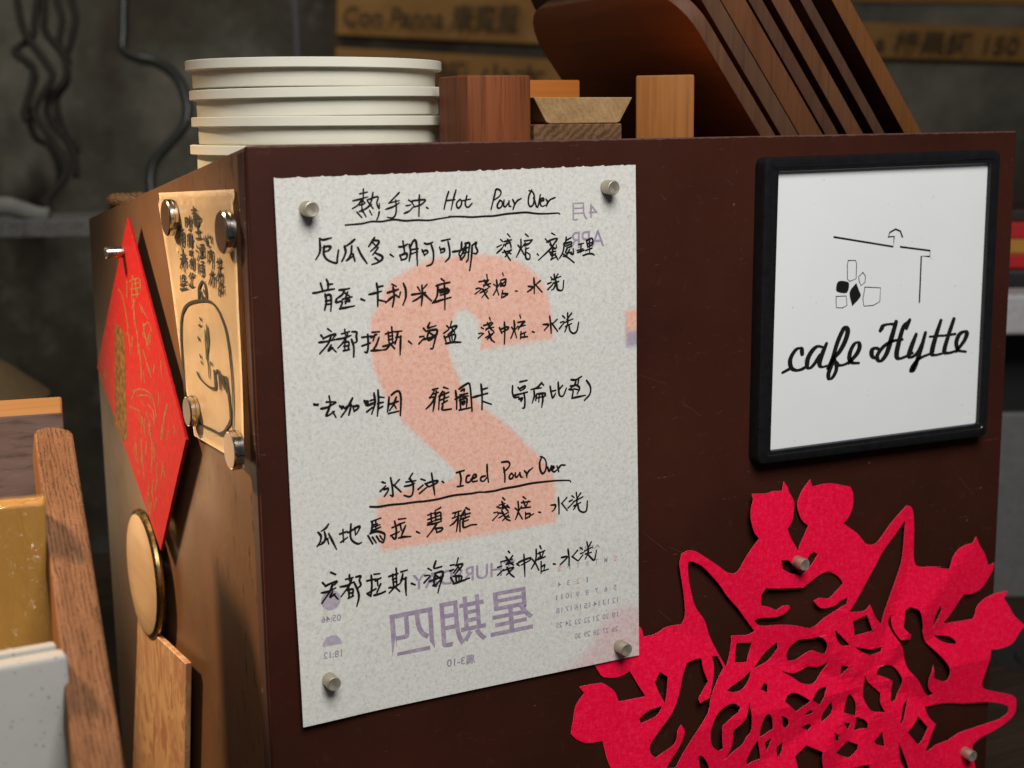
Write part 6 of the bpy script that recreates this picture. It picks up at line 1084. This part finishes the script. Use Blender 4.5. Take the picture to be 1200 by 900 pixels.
prof = [(-W2, L), (W2, L), (W2, 0.006), (W2 * 0.85, 0.003), (W2 * 0.35, 0.0002), (-W2 * 0.35, 0.0), (-W2 * 0.85, 0.0022), (-W2, 0.0045)]
PM = Matrix((wid, dep, -ax)).transposed().to_4x4()      # local x across, y deep, z up along the post
PM.translation = e0
bm = bm_prism([PM.inverted() @ (a + wid * u + ax * v) for u, v in prof], Vector((0, D2, 0)), 0.0012)
M = Mat("rough_sawn_post", 0.85, 0, 0.2)
g1 = M.noise(1.0, 6, 0.7, M.mapped((150, 150, 17), (0, 0.20, 0)), 0.6)
g2 = M.noise(1.0, 5, 0.7, M.mapped((420, 420, 40), (0, 0.35, 0), (2, 5, 1)))
g3 = M.noise(800, 3, 0.7)
c = M.ramp(M.math('ADD', M.math('MULTIPLY', g3, 0.4), M.math('MULTIPLY', g1, 0.6)), [(0.33, (0.105, 0.043, 0.018)), (0.52, (0.19, 0.083, 0.038)), (0.66, (0.26, 0.125, 0.062))])
wv = M.n("ShaderNodeTexWave", wave_type='BANDS', bands_direction='X')
wv.inputs["Scale"].default_value = 1.0
wv.inputs["Distortion"].default_value = 9.0
wv.inputs["Detail"].default_value = 4.0
wv.inputs["Detail Scale"].default_value = 1.3
wv.inputs["Detail Roughness"].default_value = 0.7
M.link(M.mapped((170, 170, 21), (0, 0.26, 0)), wv.inputs["Vector"])
brk = M.noise(1.0, 3, 0.6, M.mapped((260, 260, 70), (0, 0.3, 0), (7, 1, 3)))
gg = M.math('MULTIPLY', M.ramp(wv.outputs["Fac"], [(0.06, W1), (0.20, G1)]), M.ramp(brk, [(0.42, G1), (0.52, W1)]))
c = M.mix(M.math('MULTIPLY', gg, 0.7), c, (0.060, 0.026, 0.012, 1))
c = M.mix(M.math('MULTIPLY', M.ramp(g2, [(0.33, W1), (0.40, G1)]), 0.6), c, (0.045, 0.022, 0.012, 1))
M.base(c)
M.bump(M.math('ADD', g3, M.math('MULTIPLY', M.math('SUBTRACT', 1.0, gg), 2.0)), 0.7, 0.0008)
o = mesh_obj("slanted_post", bm, [M.m, m_wood("post_side_wood", (0.13, 0.052, 0.018, 1), (0.23, 0.105, 0.04, 1), axis=2, fine=0.8, rough=0.7)], world=False)
o.matrix_world = PM
for p in o.data.polygons:
    if abs(p.normal.y) < 0.7: p.material_index = 1
setp(o, "rough sawn wooden post slanting beside the side of the brown box", "post")
Q = Vector(P["yellow"])
pk = thing("wrapped_packet", (Q.x, Q.y, CZ), "yellow cardboard packet in wrinkled clear film behind the speckled tile", "packet")
ya = (-RTV * math.cos(0.30) + -FWV * math.sin(0.30)) * -1
yb = Vector((-ya.y, ya.x, 0))
if yb.dot(FWV) < 0: yb = -yb
M = Mat("yellow_card", 0.55, 0, 0.5)
f = M.noise(9, 4, 0.6)
c = M.ramp(f, [(0.35, (0.29, 0.125, 0.010)), (0.65, (0.385, 0.175, 0.018))])
M.base(c)
M.b.inputs["Coat Weight"].default_value = 1.0
M.b.inputs["Coat Roughness"].default_value = 0.10
bn = M.n("ShaderNodeBump")
bn.inputs["Strength"].default_value = 1.0
bn.inputs["Distance"].default_value = 0.02
M.link(M.noise(48, 4, 0.6, M.mapped((1.6, 1.6, 0.6), (0.3, 0.6, 0.2)), 1.0), bn.inputs["Height"])
M.link(bn.outputs[0], M.b.inputs["Coat Normal"])
mesh_obj("card", bm_axes_box(Q, -ya, yb, UP, 0.20, 0.014, CZ - Q.z, 0.001), M.m, pk)
M = Mat("clear_film", 0.08, 0, 0.6)
M.base((0.92, 0.60, 0.20, 1))
M.b.inputs["Alpha"].default_value = 0.10
M.bump(M.noise(60, 4, 0.65, M.mapped((1.4, 1.4, 0.5), (0.4, 0.7, 0.2)), 1.2), 0.9, 0.004)
mesh_obj("film", bm_axes_box(Q + UP * 0.0008 + ya * 0.0008 - yb * 0.0008, -ya, yb, UP, 0.2016, 0.0156, CZ - Q.z + 0.0002, 0.001), M.m, pk)
Q = Vector(P["tile"])
XA = Vector((math.cos(0.02), math.sin(0.02), 0)); YA = Vector((-math.sin(0.02), math.cos(0.02), 0))
M = Mat("speckled_stoneware", 0.6, 0, 0.4)
vor = M.n("ShaderNodeTexVoronoi", feature='F1')
vor.inputs["Scale"].default_value = 340
M.link(M.coord(), vor.inputs["Vector"])
pit = M.math('MULTIPLY', M.ramp(vor.outputs["Distance"], [(0.10, W1), (0.20, G1)]), M.ramp(M.noise(150, 2), [(0.42, G1), (0.50, W1)]))
M.base(M.mix(pit, M.ramp(M.noise(20, 4), [(0.3, (0.33, 0.315, 0.295)), (0.7, (0.385, 0.37, 0.345))]), (0.10, 0.09, 0.08, 1)))
M.bump(pit, -0.5, 0.0006)
t = thing("stoneware_block", (Q.x, Q.y, CZ), "off white speckled stoneware block in the lower corner before the yellow packet", "block")
mesh_obj("body", bm_axes_box(Q, -XA, YA, UP, 0.20, 0.010, CZ - Q.z, 0.0018, 3), M.m, t, smooth=0.6)
mesh_obj("backing_slab", bm_axes_box(Q + YA * 0.0106 + UP * 0.0012 - XA * 0.002, -XA, YA, UP, 0.196, 0.006, CZ - Q.z - 0.0012, 0.0012, 2), M.m, t, smooth=0.6)
Q = Vector(P["cone"])
m_jar = m_plain("brown_glaze", (0.13, 0.080, 0.032, 1), 0.7)
jar = thing("lidded_jar", (Q.x, Q.y, CZ), "blurred brown jar with a cone shaped lid behind the weathered plank", "jar")
mesh_obj("lid", bm_lathe([(0, 0.058), (0.006, 0.0565), (0.043, 0.031), (0.080, 0.002), (0.081, 0.0), (0, 0.0)], Q, UP, 48), m_jar, jar, smooth=0.8)
mesh_obj("body", bm_lathe([(0, -0.0005), (0.074, -0.0005), (0.074, CZ - Q.z), (0, CZ - Q.z)], Q, UP, 48), m_jar, jar, smooth=0.8)

# ------------------------------------------------------------------ blurred things past the far end of the box
Q = Vector(P["books"])
zz = Q.z
for nm, h, col, lb in (("red", 0.0150, (0.42, 0.006, 0.006, 1), "lower bright red box of the small stack past the box edge"),
                       ("yellow", 0.0150, (0.40, 0.19, 0.020, 1), "yellow box sandwiched between two red ones"),
                       ("red", 0.0170, (0.42, 0.006, 0.006, 1), "upper bright red box of the small stack past the box edge"),
                       ("dark", 0.0120, (0.02, 0.008, 0.006, 1), "dark box on top of the red and yellow stack")):
    bx = bm_axes_box(Vector((Q.x, Q.y, zz)) - RTV * 0.06, RTV, FWV, UP, 0.30, 0.16, h, 0.0015)
    setp(mesh_obj("flat_box", bx, m_plain("painted_%s_board" % nm, col, 0.5), loc=(Q.x, Q.y, zz)), lb, "box", "flat boxes in a stack")
    zz += h + 0.0004
m_dark = m_plain("dark_appliance", (0.010, 0.009, 0.009, 1), 0.5)
mach = thing("coffee_appliance", (Q.x, Q.y, CZ), "dark appliance with a pale band standing past the box edge, under the flat boxes", "appliance")
mesh_obj("body", bm_axes_box(Vector((Q.x, Q.y, CZ)) - RTV * 0.07 - FWV * 0.01, RTV, FWV, UP, 0.33, 0.19, Q.z - CZ - 0.0004, 0.003), m_dark, mach)
C1 = Vector(P["cup"])
mesh_obj("pale_band", bm_axes_box(C1 - RTV * 0.04, RTV, FWV, UP, 0.2, 0.06, 0.040, 0.004, 3), m_plain("pale_plastic", (0.40, 0.40, 0.40, 1), 0.5), mach)
Q = Vector(P["grey"])
mesh_o = bm_axes_box(Vector((Q.x, Q.y, CZ)) - FWV * 0.02 - RTV * 0.02, RTV, FWV, UP, 0.3, 0.012, Q.z - CZ, 0.002)
setp(mesh_obj("grey_panel", mesh_o, m_plain("grey_paint", (0.115, 0.115, 0.112, 1), 0.6), loc=(Q.x, Q.y, CZ)), "plain grey upright panel behind the far edge of the brown box", "panel")
Q = Vector(P["pot"])
pot = thing("black_pot", (Q.x, Q.y, CZ), "black round pot with a ring handle low past the box edge", "pot")
mesh_obj("body", bm_lathe([(0, Q.z - CZ + 0.02 - (Q.z - CZ)), (0.03, 0.02), (0.046, 0.0), (0.05, -0.05), (0.05, CZ - Q.z), (0, CZ - Q.z)], Q + RTV * 0.03, UP, 40), m_dark, pot, smooth=0.7)
mesh_obj("handle", bm_tube([Q - FWV * 0.052 + RTV * (0.005 + 0.016 * math.cos(a)) + UP * 0.016 * math.sin(a) for a in [k * math.pi / 8 for k in range(17)]], 0.0035, 8, 2), m_dark, pot, smooth=3.2)
